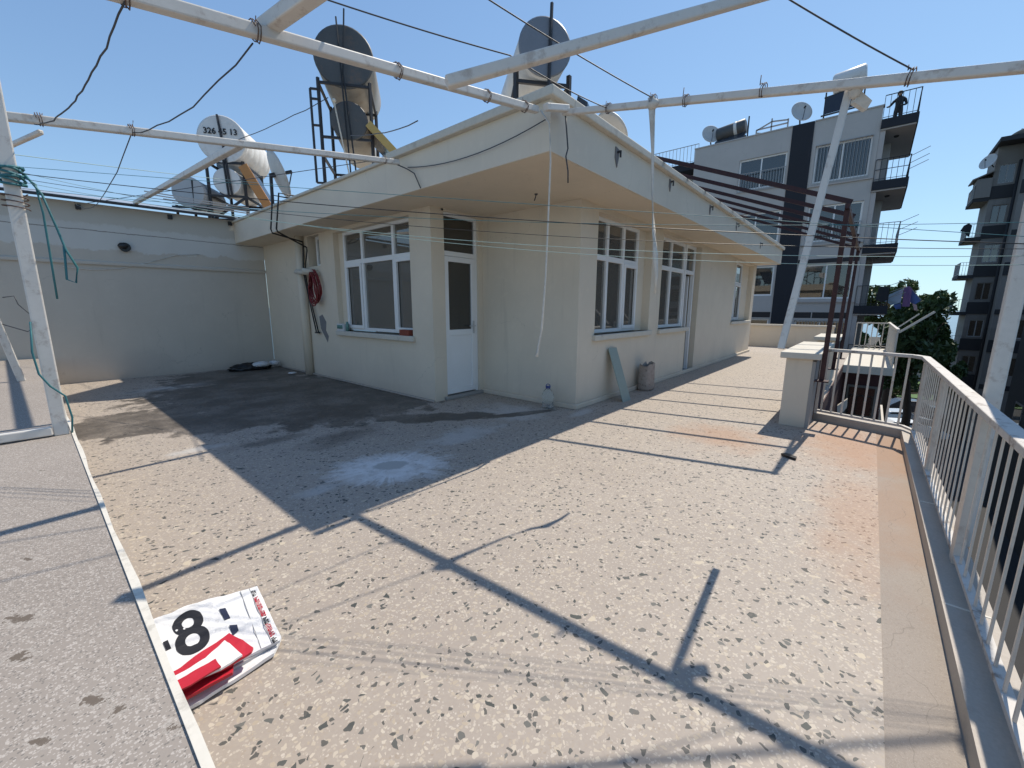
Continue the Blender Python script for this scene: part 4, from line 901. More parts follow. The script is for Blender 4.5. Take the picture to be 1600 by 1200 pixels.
sheet('bottom_fold', [(0.14, 1.70), (0.358, 1.71), (0.505, 1.69), (0.562, 2.124), (0.31, 2.235), (0.14, 2.2)], 0.038, 0.010, 'banner', 0.003)
sheet('red_fold', [(0.14, 1.66), (0.209, 1.648), (0.325, 1.640), (0.342, 1.69), (0.2, 1.72)], 0.052, 0.012, 'red', 0.003)
top = sheet('number_sheet', [(0.13, 2.19), (0.213, 2.185), (0.367, 2.158), (0.385, 2.1), (0.380, 1.842), (0.203, 1.77), (0.13, 1.77)], 0.068, 0.010, 'banner', 0.0025)
sheet('red_fold', [(0.13, 1.775), (0.202, 1.785), (0.372, 1.842), (0.41, 1.685), (0.398, 1.668), (0.30, 1.66), (0.13, 1.72)], 0.078, 0.009, 'red', 0.0025)
sheet('white_fold', [(0.13, 1.74), (0.203, 1.742), (0.270, 1.748), (0.345, 1.795), (0.368, 1.668), (0.294, 1.650), (0.13, 1.69)], 0.0895, 0.008, 'banner', 0.0025)
sheet('red_fold', [(0.13, 1.70), (0.205, 1.702), (0.293, 1.708), (0.296, 1.652), (0.203, 1.645), (0.13, 1.66)], 0.100, 0.006, 'red', 0.002)
text_mesh('8', 0.41, 'digit', 'black', ban, (0.270, 1.965, 0.0795), (0.997, -0.08, 0), (0.08, 0.997, 0), 0.0012, 0.56)
for v_ in [o for o in ban.children if o.name.startswith('digit')][0].data.vertices: v_.co.z += crumple(v_.co.x + 0.36, v_.co.y + 1.92, 0.00375)
b = MB(); b.box(0.185, 1.93, 0.0805, 0.20, 1.99, 0.0835); b.build('digit_stroke', 'black', ban)
b = MB(); b.prism([(0.396, 2.083, 0.0515), (0.417, 2.071, 0.0515), (0.412, 1.985, 0.0515), (0.392, 1.988, 0.0515)], (0, 0, 0.003)); b.build('digit_stroke', 'navy', ban); b = MB(); b.prism([(0.395, 1.936, 0.0515), (0.418, 1.915, 0.0515), (0.412, 1.875, 0.0515), (0.385, 1.862, 0.0515)], (0, 0, 0.003)); b.build('digit_stroke', 'navy', ban)
b = MB(); b2 = MB(); rnd = random.Random(3)
def strokes(bb, t0, t1):
    p0 = Vector((0.541, 2.118)); p1 = Vector((0.489, 1.682)); L = (p1 - p0)
    t = t0
    while t < t1:
        c = p0 + L * t; wdt = 0.009
        bb.box(c.x - wdt, c.y - 0.004, 0.0515, c.x + wdt * rnd.choice((0.3, 1)), c.y - 0.001, 0.0535)
        if rnd.random() < 0.6: bb.box(c.x - wdt, c.y - 0.008, 0.0515, c.x - wdt * 0.4, c.y - 0.0041, 0.0534)
        if rnd.random() < 0.5: bb.box(c.x + wdt * 0.5, c.y - 0.008, 0.0515, c.x + wdt, c.y - 0.0041, 0.0533)
        t += 0.021
strokes(b, 0.02, 0.14); strokes(b2, 0.16, 0.52); strokes(b, 0.56, 0.66); strokes(b2, 0.67, 0.88); strokes(b, 0.90, 0.98)
b.build('small_lettering', 'black', ban); b2.build('small_lettering', 'red', ban)
b = MB(); b.tube([(0.535, 2.14, 0.052), (0.478, 1.69, 0.052)], 0.0015, 4); b.tube([(0.50, 2.15, 0.052), (0.44, 1.70, 0.052)], 0.0015, 4); b.build('crease', 'bannergrey', ban)

# ------------------------------------------------------------------ rooftop tanks
def tank(parent, name, p, axis, L, r, end_mt, body_mt, seams=0):
    p = Vector(p); d = Vector(axis).normalized()
    b = MB(); prof = [(0, r)]
    if seams:
        for i in range(seams): t = L * (i + 0.5) / seams; prof += [(t - 0.03, r), (t, r * 0.965), (t + 0.03, r)]
    prof += [(L - 0.06, r), (L, r * 0.86)]
    b.lathe(p, d, prof, 36); o = b.build(name, body_mt, parent)
    b = MB(); b.lathe(p - d * 0.03, d, [(0, r * 0.96), (0.012, r * 1.015), (0.029, r * 1.015)], 36); b.build('end_plate', end_mt, o)
    return o
def rods(parent, name, segs, mt_, wd=0.05):
    for p0, p1 in segs:
        b = MB(); b.bar(p0, p1, wd); o = b.build(name, mt_, parent)
    return o
# tall dark pair at the left
A = thing('water_tank_stand', (4.7, 8.4, 3.1), 'tall rusty stand carrying two stacked dark round water tanks with a solar panel', 'water tank', 'rooftop water tanks')
ax = Vector((0.60, 0.80, 0)).normalized()
tank(A, 'tank', (4.05 * 1.18, 7.20 * 1.18, 1.4 + 4.10 * 1.18), ax, 1.75, 0.555, 'tank_dark', 'tank')
tank(A, 'tank', (4.05 * 1.18, 7.15 * 1.18, 1.4 + 3.12 * 1.18), ax, 1.85, 0.355, 'tank_dark', 'tank')
lx = Vector((-ax.y, ax.x, 0))
KA = 1.18
def AP(u, v, z): q = Vector((4.0, 7.15, 0)) * KA + lx * u * KA + ax * v * KA; return (q.x, q.y, 1.4 + (z - 1.4) * KA if z > 3.15 else 3.1)
for u in (-0.40, 0.42):
    for v in (0.05, 1.1):
        rods(A, 'stand_leg', [(AP(u, v, 3.1), AP(u, v, 5.15))], 'dark', 0.05)
rods(A, 'stand_rail', [(AP(-0.40, v, z), AP(0.42, v, z)) for v in (0.05, 1.1) for z in (5.08, 4.25, 3.95)] + [(AP(u, 0.05, z), AP(u, 1.1, z)) for u in (-0.40, 0.42) for z in (5.08, 3.95)], 'dark', 0.045)
rods(A, 'side_ladder', [(AP(0.54, 0.0, 3.5), AP(0.54, 0.0, 4.95)), (AP(0.54, 0, 4.95), AP(0.42, 0, 4.95)), (AP(0.54, 0, 4.4), AP(0.42, 0, 4.4)), (AP(0.54, 0, 3.5), AP(0.42, 0, 3.5)), (AP(0.54, 0, 4.8), AP(0.42, 0, 4.8))], 'dark', 0.035)
rods(A, 'pipe', [(AP(0.06, -0.05, 6.02), AP(0.02, -0.06, 4.9)), (AP(-0.07, -0.05, 6.15), AP(0.0, -0.06, 5.2)), (AP(0.0, -0.06, 5.2), AP(-0.14, -0.06, 3.3)), (AP(0.02, -0.06, 4.9), AP(-0.04, -0.06, 3.2))], 'rubber', 0.022)
b = MB(); b.bar(AP(0.17, -0.06, 4.75), AP(-0.04, -0.1, 3.4), 0.02); b.ball(AP(0.17, -0.06, 4.78), 0.04, 2); b.build('gauge_pipe', 'coping', A)
b = MB(); b.prism([AP(-0.35, 0.0, 4.45), AP(-0.35, 0.9, 4.45), AP(-1.35, 0.9, 3.45), AP(-1.35, 0.0, 3.45)], (0, 0, 0.08)); pn = b.build('solar_panel', 'panel', A)
b = MB(); b.bar(Vector(AP(-0.35, -0.03, 4.49)), Vector(AP(-1.35, -0.03, 3.49)), 0.05, 0.14); b.build('panel_edge', 'yellow', pn)
b = MB(); b.lathe((4.9, 6.2, 3.2), (0, 0, 1), [(0, .28), (.5, .28), (.62, .2), (.68, .05)], 20); b.tube([(4.9, 6.2, 3.85), (4.9, 6.2, 4.05)], 0.012)
tag(b.build('water_drum', 'tank_dark'), 'dark rounded drum top showing behind the yellow edged panel', 'drum')
# white pair with a phone number
B = thing('water_tank_stand', (3.8, 13.2, 3.4), 'black stand carrying two white round tanks, the upper one painted with a phone number', 'water tank', 'rooftop water tanks')
ax2 = Vector((0.62, 0.78, 0)).normalized(); lx = Vector((-ax2.y, ax2.x, 0))
def BP(u, v, z): q = Vector((3.82, 12.9, 0)) + lx * u + ax2 * v; return (q.x, q.y, z)
t1 = tank(B, 'tank', BP(0, 0, 5.53), ax2, 1.7, 0.55, 'tank_white', 'tank_white', 5)
t2 = tank(B, 'tank', BP(-0.02, 0.0, 4.55), ax2, 1.4, 0.32, 'tank_white', 'tank_white')
text_mesh('326 45 13', 0.19, 'phone_number', 'black', t1, BP(0.0, -0.045, 5.70), -lx, (0, 0, 1), 0.004)
for u in (-0.42, 0.42):
    for v in (0.0, 1.2): rods(B, 'stand_leg', [(BP(u, v, 3.4), BP(u, v, 5.05))], 'dark', 0.06)
rods(B, 'stand_rail', [(BP(-0.42, v, z), BP(0.42, v, z)) for v in (0.0, 1.2) for z in (5.0, 4.2, 3.9, 3.6)] + [(BP(u, 0, z), BP(u, 1.2, z)) for u in (-0.42, 0.42) for z in (5.0, 4.2, 3.6)] + [(BP(0.42, 0, 3.6), BP(-0.42, 0.02, 4.2))], 'dark', 0.05)
rods(B, 'pipe', [(BP(0.03, -0.06, 6.08), BP(-0.06, -0.06, 5.05)), (BP(-0.06, -0.06, 5.05), BP(-0.12, -0.06, 4.2)), (BP(0.0, -0.06, 5.05), BP(-0.04, -0.06, 4.2))], 'dark', 0.04)
b = MB(); b.prism([BP(-0.42, 0.0, 4.9), BP(-0.42, 0.9, 4.9), BP(-1.15, 0.9, 3.5), BP(-1.15, 0.0, 3.5)], (0, 0, 0.1)); pn = b.build('solar_panel', 'panel', B)
b = MB(); b.bar(Vector(BP(-0.42, -0.03, 4.95)), Vector(BP(-1.15, -0.03, 3.55)), 0.04, 0.22); b.build('panel_edge', 'wood', pn)
b = MB(); b.prism([BP(0.44, 0.6, 5.3), BP(0.44, 0.6, 4.4), BP(0.30, 0.6, 4.3), BP(0.30, 0.6, 5.4)], (0.2, 0.3, 0)); b.build('side_panel', 'tank_blue', B)
# low grey tank left of it
D = thing('water_tank_stand', (2.9, 13.3, 3.4), 'low black stand with one small grey round tank left of the numbered tank', 'water tank', 'rooftop water tanks')
def DP(u, v, z): q = Vector((3.08, 13.3, 0)) + lx * u + ax2 * v; return (q.x, q.y, z)
tank(D, 'tank', DP(0, 0, 4.22), ax2, 1.2, 0.36, 'tank_grey', 'tank_grey')
for u in (-0.4, -0.1, 0.3):
    rods(D, 'stand_leg', [(DP(u, 0, 3.4), DP(u, 0, 3.9))], 'dark', 0.05)
rods(D, 'stand_rail', [(DP(-1.6, 0, 3.86), DP(0.4, 0, 3.86)), (DP(-1.6, 0, 3.6), DP(0.4, 0, 3.6)), (DP(-0.1, 0, 3.86), DP(-0.12, -0.02, 4.5))], 'dark', 0.045)
b = MB()
for k in range(4): b.bar((2.5 - 0.15 * k, 12.2 + k * 0.03, 3.70 + 0.055 * k), (4.0, 12.0 + k * 0.03, 3.68 + 0.05 * k), 0.022)
tag(b.build('pipe_rack', 'iron'), 'bundle of thin grey pipes lying on the sheet roof before the tanks', 'pipes')
# tank near the eave corner
Ct = thing('water_tank_stand', (5.4, 4.6, 3.1), 'single blue grey round tank on a black stand above the eave corner', 'water tank', 'rooftop water tanks')
axc = Vector((0.62, 0.78, 0)).normalized(); lx = Vector((-axc.y, axc.x, 0))
def CP(u, v, z): q = Vector((5.62, 4.2, 0)) + lx * u + axc * v; return (q.x, q.y, z)
tank(Ct, 'tank', CP(0, 0, 5.24), axc, 1.75, 0.40, 'tank_blue', 'tank_white')
for u in (-0.42, 0.42):
    for v in (0.1, 1.3): rods(Ct, 'stand_leg', [(CP(u, v, 3.1), CP(u, v, 4.95))], 'dark', 0.06)
rods(Ct, 'stand_rail', [(CP(-0.42, v, z), CP(0.42, v, z)) for v in (0.1, 1.3) for z in (4.8, 4.3)] + [(CP(0.42, 0.1, z), CP(0.42, 1.3, 4.3)) for z in (4.8, 3.6)] + [(CP(-0.42, 0.1, 4.8), CP(-0.42, 1.3, 4.8))], 'dark', 0.05)
rods(Ct, 'pipe', [(CP(-0.08, -0.06, 5.80), CP(-0.05, -0.06, 4.5))], 'dark', 0.035)
b = MB(); b.lathe((4.0, 3.0, 3.34), (0.5, 0.3, 0.75), [(0, 0.30), (0.06, 0.27), (0.12, 0.19), (0.16, 0.08)], 24); tag(b.build('tank_lid', 'coping'), 'cream domed lid lying on the roof at the eave corner', 'lid')
def dish_thing(c, n_, r_, label, foot, mt_='dish', grp='satellite dishes'):
    o = thing('satellite_dish', foot, label, 'satellite dish', grp)
    n_ = Vector(n_).normalized(); b = MB(); a, bb = b.frame_of(n_); rings = []
    for i in range(7):
        rr = r_ * i / 6; dz = 0.16 * r_ * (rr / r_) ** 2
        rings.append([b.bm.verts.new(Vector(c) + n_ * dz + a * rr * math.cos(2 * math.pi * k / 28) * 0.92 + bb * rr * math.sin(2 * math.pi * k / 28)) for k in range(28)] if i else [b.bm.verts.new(Vector(c))])
    for k in range(28): b.bm.faces.new([rings[0][0], rings[1][k], rings[1][(k + 1) % 28]]).smooth = True
    for A_, B_ in zip(rings[1:], rings[2:]):
        for k in range(28): b.bm.faces.new([A_[k], B_[k], B_[(k + 1) % 28], A_[(k + 1) % 28]]).smooth = True
    ob = b.build('reflector', mt_, o); md = ob.modifiers.new('thick', 'SOLIDIFY'); md.thickness = 0.02
    b = MB(); b.bar(Vector(c) - n_ * 0.08, foot, 0.05); b.bar(Vector(c), Vector(c) - n_ * 0.1, 0.08); b.build('mount', 'dark', o)
    b = MB(); e = Vector(c) + n_ * r_ * 0.75; b.bar(Vector(c) - bb * r_ * 0.9 + n_ * 0.12 * r_, e, 0.02); b.bar(e, e - n_ * 0.12, 0.06); b.build('feed_arm', 'dark', o)
    return o
dish_thing((3.72, 9.6, 4.06), (0.93, -0.16, 0.36), 0.46, 'weathered white dish seen edge on above the left eave', (3.62, 9.6, 3.3))
dish_thing((7.0, 3.80, 4.38), (0.5, -0.2, 0.5), 0.34, 'small dish top showing over the long facade coping', (7.0, 3.9, 3.1))
b = MB(); b.prism([(6.0, 3.92, 4.3), (6.0, 3.66, 4.3), (6.0, 3.66, 4.48), (6.0, 3.84, 4.62)], (0.3, 0.1, 0)); b.bar((6.1, 3.8, 3.1), (6.1, 3.8, 4.4), 0.05); tag(b.build('roof_panel', 'panel'), 'dark slanted panel tip poking over the coping near the eave corner', 'panel')

# ------------------------------------------------------------------ grey apartment block A
AX = 27.0
ba = thing('apartment_block', (AX, 5, -8.8), 'modern grey apartment block with a dark navy stripe and side balconies', 'building')
mA = lambda a, n, z: (AX + n, a, z)
ops = []
FL = [7.33, 4.46, 1.59, -1.28]
wins = []
for fz in FL:
    wins.append((0.95, 3.15, fz + 0.35, fz + 2.1, 'R')); wins.append((4.35, 6.6, fz + 0.55, fz + 2.15, 'L'))
wb = MB(); wall_strip(wb, mA, 0.75, 9.05, -8.8, 10.35, 0.25, [])
wb.bm.free(); wb = MB()
cur = -8.8
zsplit = sorted(FL)
# build the facade storey by storey so each storey gets its own openings
prev = -8.8
for fz in zsplit:
    wall_strip(wb, mA, 0.75, 9.05, prev, fz + 2.40, 0.25, [(0.95, 3.15, fz + 0.35, fz + 2.1), (4.35, 6.6, fz + 0.55, fz + 2.15)]); prev = fz + 2.40
wall_strip(wb, mA, 0.75, 9.05, prev, 10.60, 0.25, [])
wb.box(AX + 0.25, 0.75, -8.8, AX + 9, 1.0, 9.9); wb.box(AX + 0.25, 8.8, -8.8, AX + 9, 9.05, 10.60)
wb.box(AX + 0.25, 1.0, 9.6, AX + 9, 8.8, 9.75)
wb.build('wall', 'agrey', ba)
b = MB(); b.box(AX - 0.05, 3.32, -8.8, AX - 0.002, 4.24, 10.64); b.build('stripe', 'anavy', ba)
b = MB(); b.box(AX - 0.04, 0.70, 10.601, AX + 0.3, 3.31, 10.66); b.box(AX - 0.04, 4.25, 10.601, AX + 0.3, 9.08, 10.66); b.build('parapet_cap', 'agrey', ba)
for fz in FL:
    for (a0, a1, z0, z1, gr) in ((0.95, 3.15, fz + 0.35, fz + 2.1, fz != FL[2]), (4.35, 6.6, fz + 0.55, fz + 2.15, fz == FL[0])):
        wn = pvc_window(ba, mA, a0, a1, z0, z1, 0.10, [a0 + (a1 - a0) * 0.5] if a0 < 2 else [a0 + (a1 - a0) * 0.52], None, fr=0.08, gl='dglass')
        c = MB()
        for i in range(int((a1 - a0) / 0.1)):
            if (i // 4) % 2 == (0 if a0 < 2 else 1):
                c.box(AX + 0.30 + 0.02 * (i % 2), a0 + i * 0.1, z0, AX + 0.32 + 0.02 * (i % 2), a0 + i * 0.1 + 0.098, z1)
        c.build('curtain', 'acurtain', wn)
        c = MB(); c.box(AX + 0.8, a0 - 0.3, z0 - 0.5, AX + 0.85, a1 + 0.3, z1 + 0.3); c.build('room_back', 'bdark', wn)
        if gr:
            gb = MB(); zz1 = z1 if a0 < 2 else z0 + 0.85
            if fz == FL[1] : zz1 = z0 + 0.8
            for i in range(int((a1 - a0) / 0.13) + 1): gb.bar((AX - 0.07, a0 + i * 0.13, z0 - 0.12), (AX - 0.07, a0 + i * 0.13, zz1), 0.016, 0.016, Vector((0, 1, 0)))
            gb.bar((AX - 0.07, a0, z0 - 0.1), (AX - 0.07, a1, z0 - 0.1), 0.03); gb.bar((AX - 0.07, a0, zz1), (AX - 0.07, a1, zz1), 0.03)
            gb.build('window_grille', 'iron', wn)
    b = MB(); b.box(AX - 0.08, 0.75, fz + 0.16, AX, 3.3, fz + 0.23); b.build('sill_band', 'alight', ba)
# dark clerestory strip under the third storey
for a0, a1 in ((1.0, 1.5), (1.55, 2.4), (2.45, 3.2), (4.3, 5.6)):
    b = MB(); b.box(AX - 0.01, a0, 0.95, AX + 0.01, a1, 1.25); b.build('vent_strip', 'black', ba)
b = MB(); b.box(AX - 0.03, 0.8, 3.75, AX, 3.3, 3.95); b.build('roller_box', 'bdark', ba)
# side balconies
BY0 = -0.52
for i, fz in enumerate([10.0] + FL):
    b = MB(); b.box(AX - 0.1, BY0, fz - 0.40, AX + 5.5, 0.74, fz); sl_ = b.build('balcony_slab', 'anavy', ba)
    b = MB(); b.box(AX - 0.05, BY0 + 0.05, fz - 0.46, AX + 5.4, 0.74, fz - 0.401); b.build('slab_soffit', 'alight', sl_)
    b = MB(); b.lathe((AX + 1.2, 0.15, fz - 0.46), (0, 0, -1), [(0, 0.1), (0.06, 0.08)], 12); b.build('ceiling_lamp', 'bdark', sl_)
    railing('', [(AX - 0.05, 0.72), (AX - 0.05, BY0 + 0.04), (AX + 5.3, BY0 + 0.04)], fz, 1.0 if i == 0 else 0.95, 0.2, 'dark' if i < 2 or i > 2 else 'iron', '', parent=ba, mid=0.5 if i == 1 else None)
    if i:
        b = MB(); b.box(AX + 2.2, 0.30, fz, AX + 2.6, 0.74, fz + 2.4); b.build('balcony_column', 'alight', ba)
        b = MB(); b.box(AX + 0.02, 0.55, fz, AX + 0.35, 0.745, fz + 2.4); b.build('balcony_column', 'alight', ba)
        b = MB()
        for k, dz in enumerate((0.35, 0.62, 0.95)):
            b.bar((AX + 0.1 * k, BY0 + 0.04, fz + dz), (AX + 0.1 * k, BY0 - 0.55, fz + dz + 0.27), 0.022)
        b.build('drying_arms', 'iron', ba)
for k in range(3):
    b = MB(); b.bar((AX + 0.4 + k, 0.5, FL[k % 3] + 0.02), (AX + 0.4 + k, 0.1, FL[k % 3] + 0.02), 0.03); b.bm.free()
# rear balcony with rails at the left end
b = MB(); b.box(AX + 1.0, 9.051, 9.85, AX + 4, 13.5, 10.25); b.build('rear_slab', 'anavy', ba)
railing('', [(AX + 1.05, 9.2), (AX + 1.05, 13.4)], 10.25, 1.0, 0.22, 'iron', '', parent=ba)
b = MB(); b.box(AX + 2.2, 9.051, -8.8, AX + 8, 13.5, 9.849); b.build('rear_wing', 'agrey', ba)
b = MB(); b.box(AX + 0.9, 9.25, 7.3, AX + 1.0, 12, 8.4); b.build('rear_screen', 'alight', ba)
# roof things on block A
dish_thing((AX + 0.3, 8.35, 11.05), (0.1, -0.98, 0.25) if False else (-0.75, -0.55, 0.35), 0.55, 'pale satellite dish at the left end of the grey block roof', (AX + 0.5, 8.3, 10.3))
dish_thing((AX + 0.3, 4.02, 11.05), (-0.75, -0.55, 0.35), 0.55, 'pale satellite dish on top of the dark navy stripe', (AX + 0.5, 4.0, 10.3))
h = thing('solar_heater', (AX + 0.8, 7.1, 10.3), 'small grey solar heater tank lying sideways on the grey block roof', 'solar heater', 'solar heaters on the far roof')
b = MB(); b.lathe((AX + 0.5, 6.55, 11.15), (0, 1, -0.12), [(0, .3), (.04, .38), (1.45, .38), (1.5, .3)], 24); b.build('tank', 'tank_dark', h)
b = MB(); b.lathe((AX + 0.5, 6.97, 11.10), (0, 1, -0.12), [(0, .39), (.16, .39)], 24); b.build('strap', 'tank_white', h)
rods(h, 'stand', [((AX + 0.5, y, 10.3), (AX + 0.5, y, 10.8)) for y in (6.6, 7.3, 7.95)] + [((AX + 0.45, 6.5, 10.62), (AX + 0.45, 8.0, 10.5)), ((AX + 0.5, 6.45, 10.3), (AX + 0.5, 6.45, 11.6))], 'dark', 0.06)
b = MB(); b.prism([(AX + 0.3, 6.5, 10.75), (AX + 0.3, 8.0, 10.6), (AX - 0.0, 8.0, 10.42), (AX - 0.0, 6.5, 10.42)], (0, 0, 0.06)); b.build('solar_panel', 'panel', h)
b = MB()
for p0, p1 in (((0.4, 4.55, 10.4), (0.4, 4.55, 10.95)), ((0.4, 6.0, 10.3), (0.4, 6.0, 10.75)), ((0.4, 5.3, 10.4), (0.4, 5.3, 11.15)), ((0.4, 4.55, 10.75), (0.4, 6.0, 10.75)), ((0.4, 5.3, 11.0), (0.4, 6.0, 10.72)), ((0.4, 5.3, 11.0), (0.4, 4.55, 10.9)), ((0.4, 6.0, 10.6), (1.2, 5.3, 10.6))):
    b.bar((AX + p0[0], p0[1], p0[2]), (AX + p1[0], p1[1], p1[2]), 0.06)
tag(b.build('iron_frame', 'iron'), 'empty iron stand on the far grey roof between tank and dish', 'stand')
h = thing('solar_heater', (AX + 1, 2.3, 10.3), 'large white solar heater above its panel, partly hidden by the slanting stick', 'solar heater', 'solar heaters on the far roof')
b = MB(); b.lathe((AX + 0.6, 1.55, 12.15), (0, 1, -0.1), [(0, .38), (.06, .47), (1.2, .47), (1.28, .38)], 24); b.build('tank', 'tank_white', h)
b = MB(); b.prism([(AX + 0.2, 1.7, 11.55), (AX + 0.2, 3.0, 11.4), (AX - 0.1, 3.0, 10.55), (AX - 0.1, 1.7, 10.6)], (0.08, 0, 0.03)); b.build('solar_panel', 'panel', h)
rods(h, 'stand', [((AX + 0.5, y, 10.3), (AX + 0.5, y, 11.75)) for y in (1.55, 2.3, 3.05)] + [((AX - 0.1, 1.6, 10.55), (AX - 0.1, 3.1, 10.5)), ((AX + 0.45, 1.5, 11.65), (AX + 0.45, 3.1, 11.5))], 'dark', 0.06)
for o_ in list(col.objects):
    if o_.parent is None and o_.get('label') and o_.name.split('.')[0] in ('satellite_dish', 'solar_heater', 'iron_frame') and (o_.location.x > 20 or o_.name.startswith('iron_frame')): o_.location.z += 0.25
# laundry on block A
def cloth(pts, mt_, label, d=(0.05, 0, 0), name='laundry', grp='laundry on the far balconies'):
    b = MB(); b.prism(pts, d); return tag(b.build(name, mt_), label, 'laundry', grp)
LX = 28.0
cl = thing('laundry', (LX, -1.1, 2.4), 'heap of blue, purple and pale cloths hung out on arms above the tree', 'laundry')
for pts, mt_ in (([(-0.35, 2.05), (-0.85, 2.35), (-1.02, 2.42), (-0.98, 1.75), (-0.62, 1.6), (-0.35, 1.85)], 'cloth_pale'),
                 ([(-1.02, 2.45), (-1.16, 2.52), (-1.3, 2.4), (-1.32, 1.55), (-1.05, 1.55)], 'cloth_purple'),
                 ([(-1.17, 2.52), (-1.45, 2.2), (-1.68, 1.82), (-1.5, 1.65), (-1.33, 1.75)], 'cloth_blue'),
                 ([(-0.72, 1.62), (-1.0, 1.72), (-1.04, 1.45), (-0.85, 1.42)], 'cloth_blue'),
                 ([(-1.4, 1.7), (-1.56, 1.62), (-1.62, 1.36), (-1.5, 1.38)], 'cloth_pink'),
                 ([(-0.45, 1.80), (-0.66, 1.62), (-0.6, 1.45), (-0.42, 1.45)], 'cloth_ochre')):
    b = MB(); off = random.uniform(-0.2, 0.2)
    b.prism([(LX + off + 0.12 * math.sin(y * 9), y, z) for y, z in pts], (0.04, 0, 0)); b.build('cloth', mt_, cl)
rods(cl, 'drying_arm', [((LX, -0.45, 1.9), (LX, -1.2, 2.5)), ((LX, -1.2, 2.5), (LX, -1.7, 1.85))], 'iron', 0.025)
cloth([(AX - 0.15, -0.42, 2.45), (AX - 0.15, -0.12, 2.5), (AX - 0.15, -0.02, 1.9), (AX - 0.15, -0.25, 1.75), (AX - 0.15, -0.5, 1.85)], 'clothes', 'dark garments hanging over the balcony rail left of the coloured cloths')

# person on the roof terrace of block A
per_ = thing('person', (AX + 2.0, 0.23, 10.0), 'person in dark clothes leaning on the top roof railing of the grey block', 'person')
def skin_body():
    V = [(0, 0, 0.95), (0, 0, 1.12), (0.0, 0, 1.32), (0, 0, 1.45), (0.02, 0.01, 1.53), (-0.02, 0.02, 1.60), (-0.02, 0.02, 1.70),
         (0, 0.09, 0.90), (0.02, 0.10, 0.50), (0.03, 0.10, 0.08), (-0.14, 0.11, 0.03),
         (0, -0.09, 0.90), (0.02, -0.11, 0.50), (0.03, -0.12, 0.08), (-0.14, -0.13, 0.03),
         (0, 0.18, 1.40), (-0.06, 0.34, 1.17), (-0.28, 0.42, 1.08), (-0.36, 0.43, 1.06),
         (0, -0.18, 1.40), (-0.05, -0.27, 1.12), (-0.26, -0.12, 1.04), (-0.34, -0.09, 1.03)]
    Ed = [(0, 1), (1, 2), (2, 3), (3, 4), (4, 5), (5, 6), (0, 7), (7, 8), (8, 9), (9, 10), (0, 11), (11, 12), (12, 13), (13, 14), (3, 15), (15, 16), (16, 17), (17, 18), (3, 19), (19, 20), (20, 21), (21, 22)]
    Ra = [.16, .15, .17, .12, .055, .085, .085, .10, .075, .05, .04, .10, .075, .05, .04, .075, .05, .038, .03, .075, .05, .038, .03]
    for base_i, sgn in ((18, 1), (22, -1)):
        for k in range(5):
            c = V[base_i]; V.append((c[0] - (0.085 if k < 4 else 0.04), c[1] + sgn * (0.03 - 0.02 * k), c[2] - 0.02)); Ra.append(.009); Ed.append((base_i, len(V) - 1))
    off = Vector((AX + 1.4, 0.22, 10.0))
    me = bpy.data.meshes.new('body'); me.from_pydata([Vector(v) for v in V], Ed, [])
    o = bpy.data.objects.new('body', me); col.objects.link(o); o.parent = per_
    md = o.modifiers.new('skin', 'SKIN')
    for i, r_ in enumerate(Ra): me.skin_vertices[0].data[i].radius = (r_, r_)
    me.skin_vertices[0].data[0].use_root = True
    ss = o.modifiers.new('sub', 'SUBSURF'); ss.levels = 1; ss.render_levels = 1
    me.materials.append(M['clothes'])
    return o
skin_body()
b = MB(); b.ball((AX + 1.98, 0.25, 11.68), 0.12, 2, (1.05, 0.92, 0.95)); b.build('hair', 'hair', per_)
b = MB(); b.ball((AX + 1.90, 0.25, 11.62), 0.06, 2, (0.6, 1, 1.3)); b.ball((AX + 1.862, 0.25, 11.62), 0.018, 1); b.build('face', 'skin', per_)

# ------------------------------------------------------------------ old dark block B at the right
BX = 48.0
bb_ = thing('apartment_block', (BX, -8, -8.8), 'old dark grey apartment block with small corner balconies at the right edge', 'building')
FB = [9.65, 6.85, 4.05, 1.25, -1.55, -4.35]
wbm = MB()
mB = lambda a, n, z: (BX + n, a, z)
mB2 = lambda a, n, z: (BX - 1.2 + n, a, z)
prev = -8.8
for fz in sorted(FB):
    wall_strip(wbm, mB, -6.82, -5.55, prev, fz + 2.7, 0.3, [(-6.60, -5.80, fz + 0.9, fz + 2.2)])
    wall_strip(wbm, mB2, -18, -6.82, prev, fz + 2.7, 0.3, [(-8.9, -7.15, fz + 0.9, fz + 2.3), (-12, -9.6, fz + 0.9, fz + 2.3)]); prev = fz + 2.7
wall_strip(wbm, mB, -6.82, -5.55, prev, 13.1, 0.3, []); wall_strip(wbm, mB2, -18, -6.82, prev, 13.1, 0.3, [])
wbm.box(BX + 0.3, -5.85, -8.8, BX + 3.4, -5.55, 13.1); wbm.box(BX + 0.3, -18, 12.7, BX + 3.4, -5.85, 12.9); wbm.box(BX + 3.1, -18, -8.8, BX + 3.4, -5.8501, 12.699); wbm.box(BX - 0.9, -7.0, -8.8, BX, -6.8201, 13.1)
wbm.build('wall', 'bgrey', bb_)
b = MB(); b.box(BX - 1.45, -18, 13.101, BX + 3.6, -5.40, 13.4); b.build('roof_edge', 'bdark', bb_)
b = MB(); b.tube([(BX - 0.1, -6.75, -8.8), (BX - 0.1, -6.75, 12)], 0.09, 8); b.build('downpipe', 'bdark', bb_)
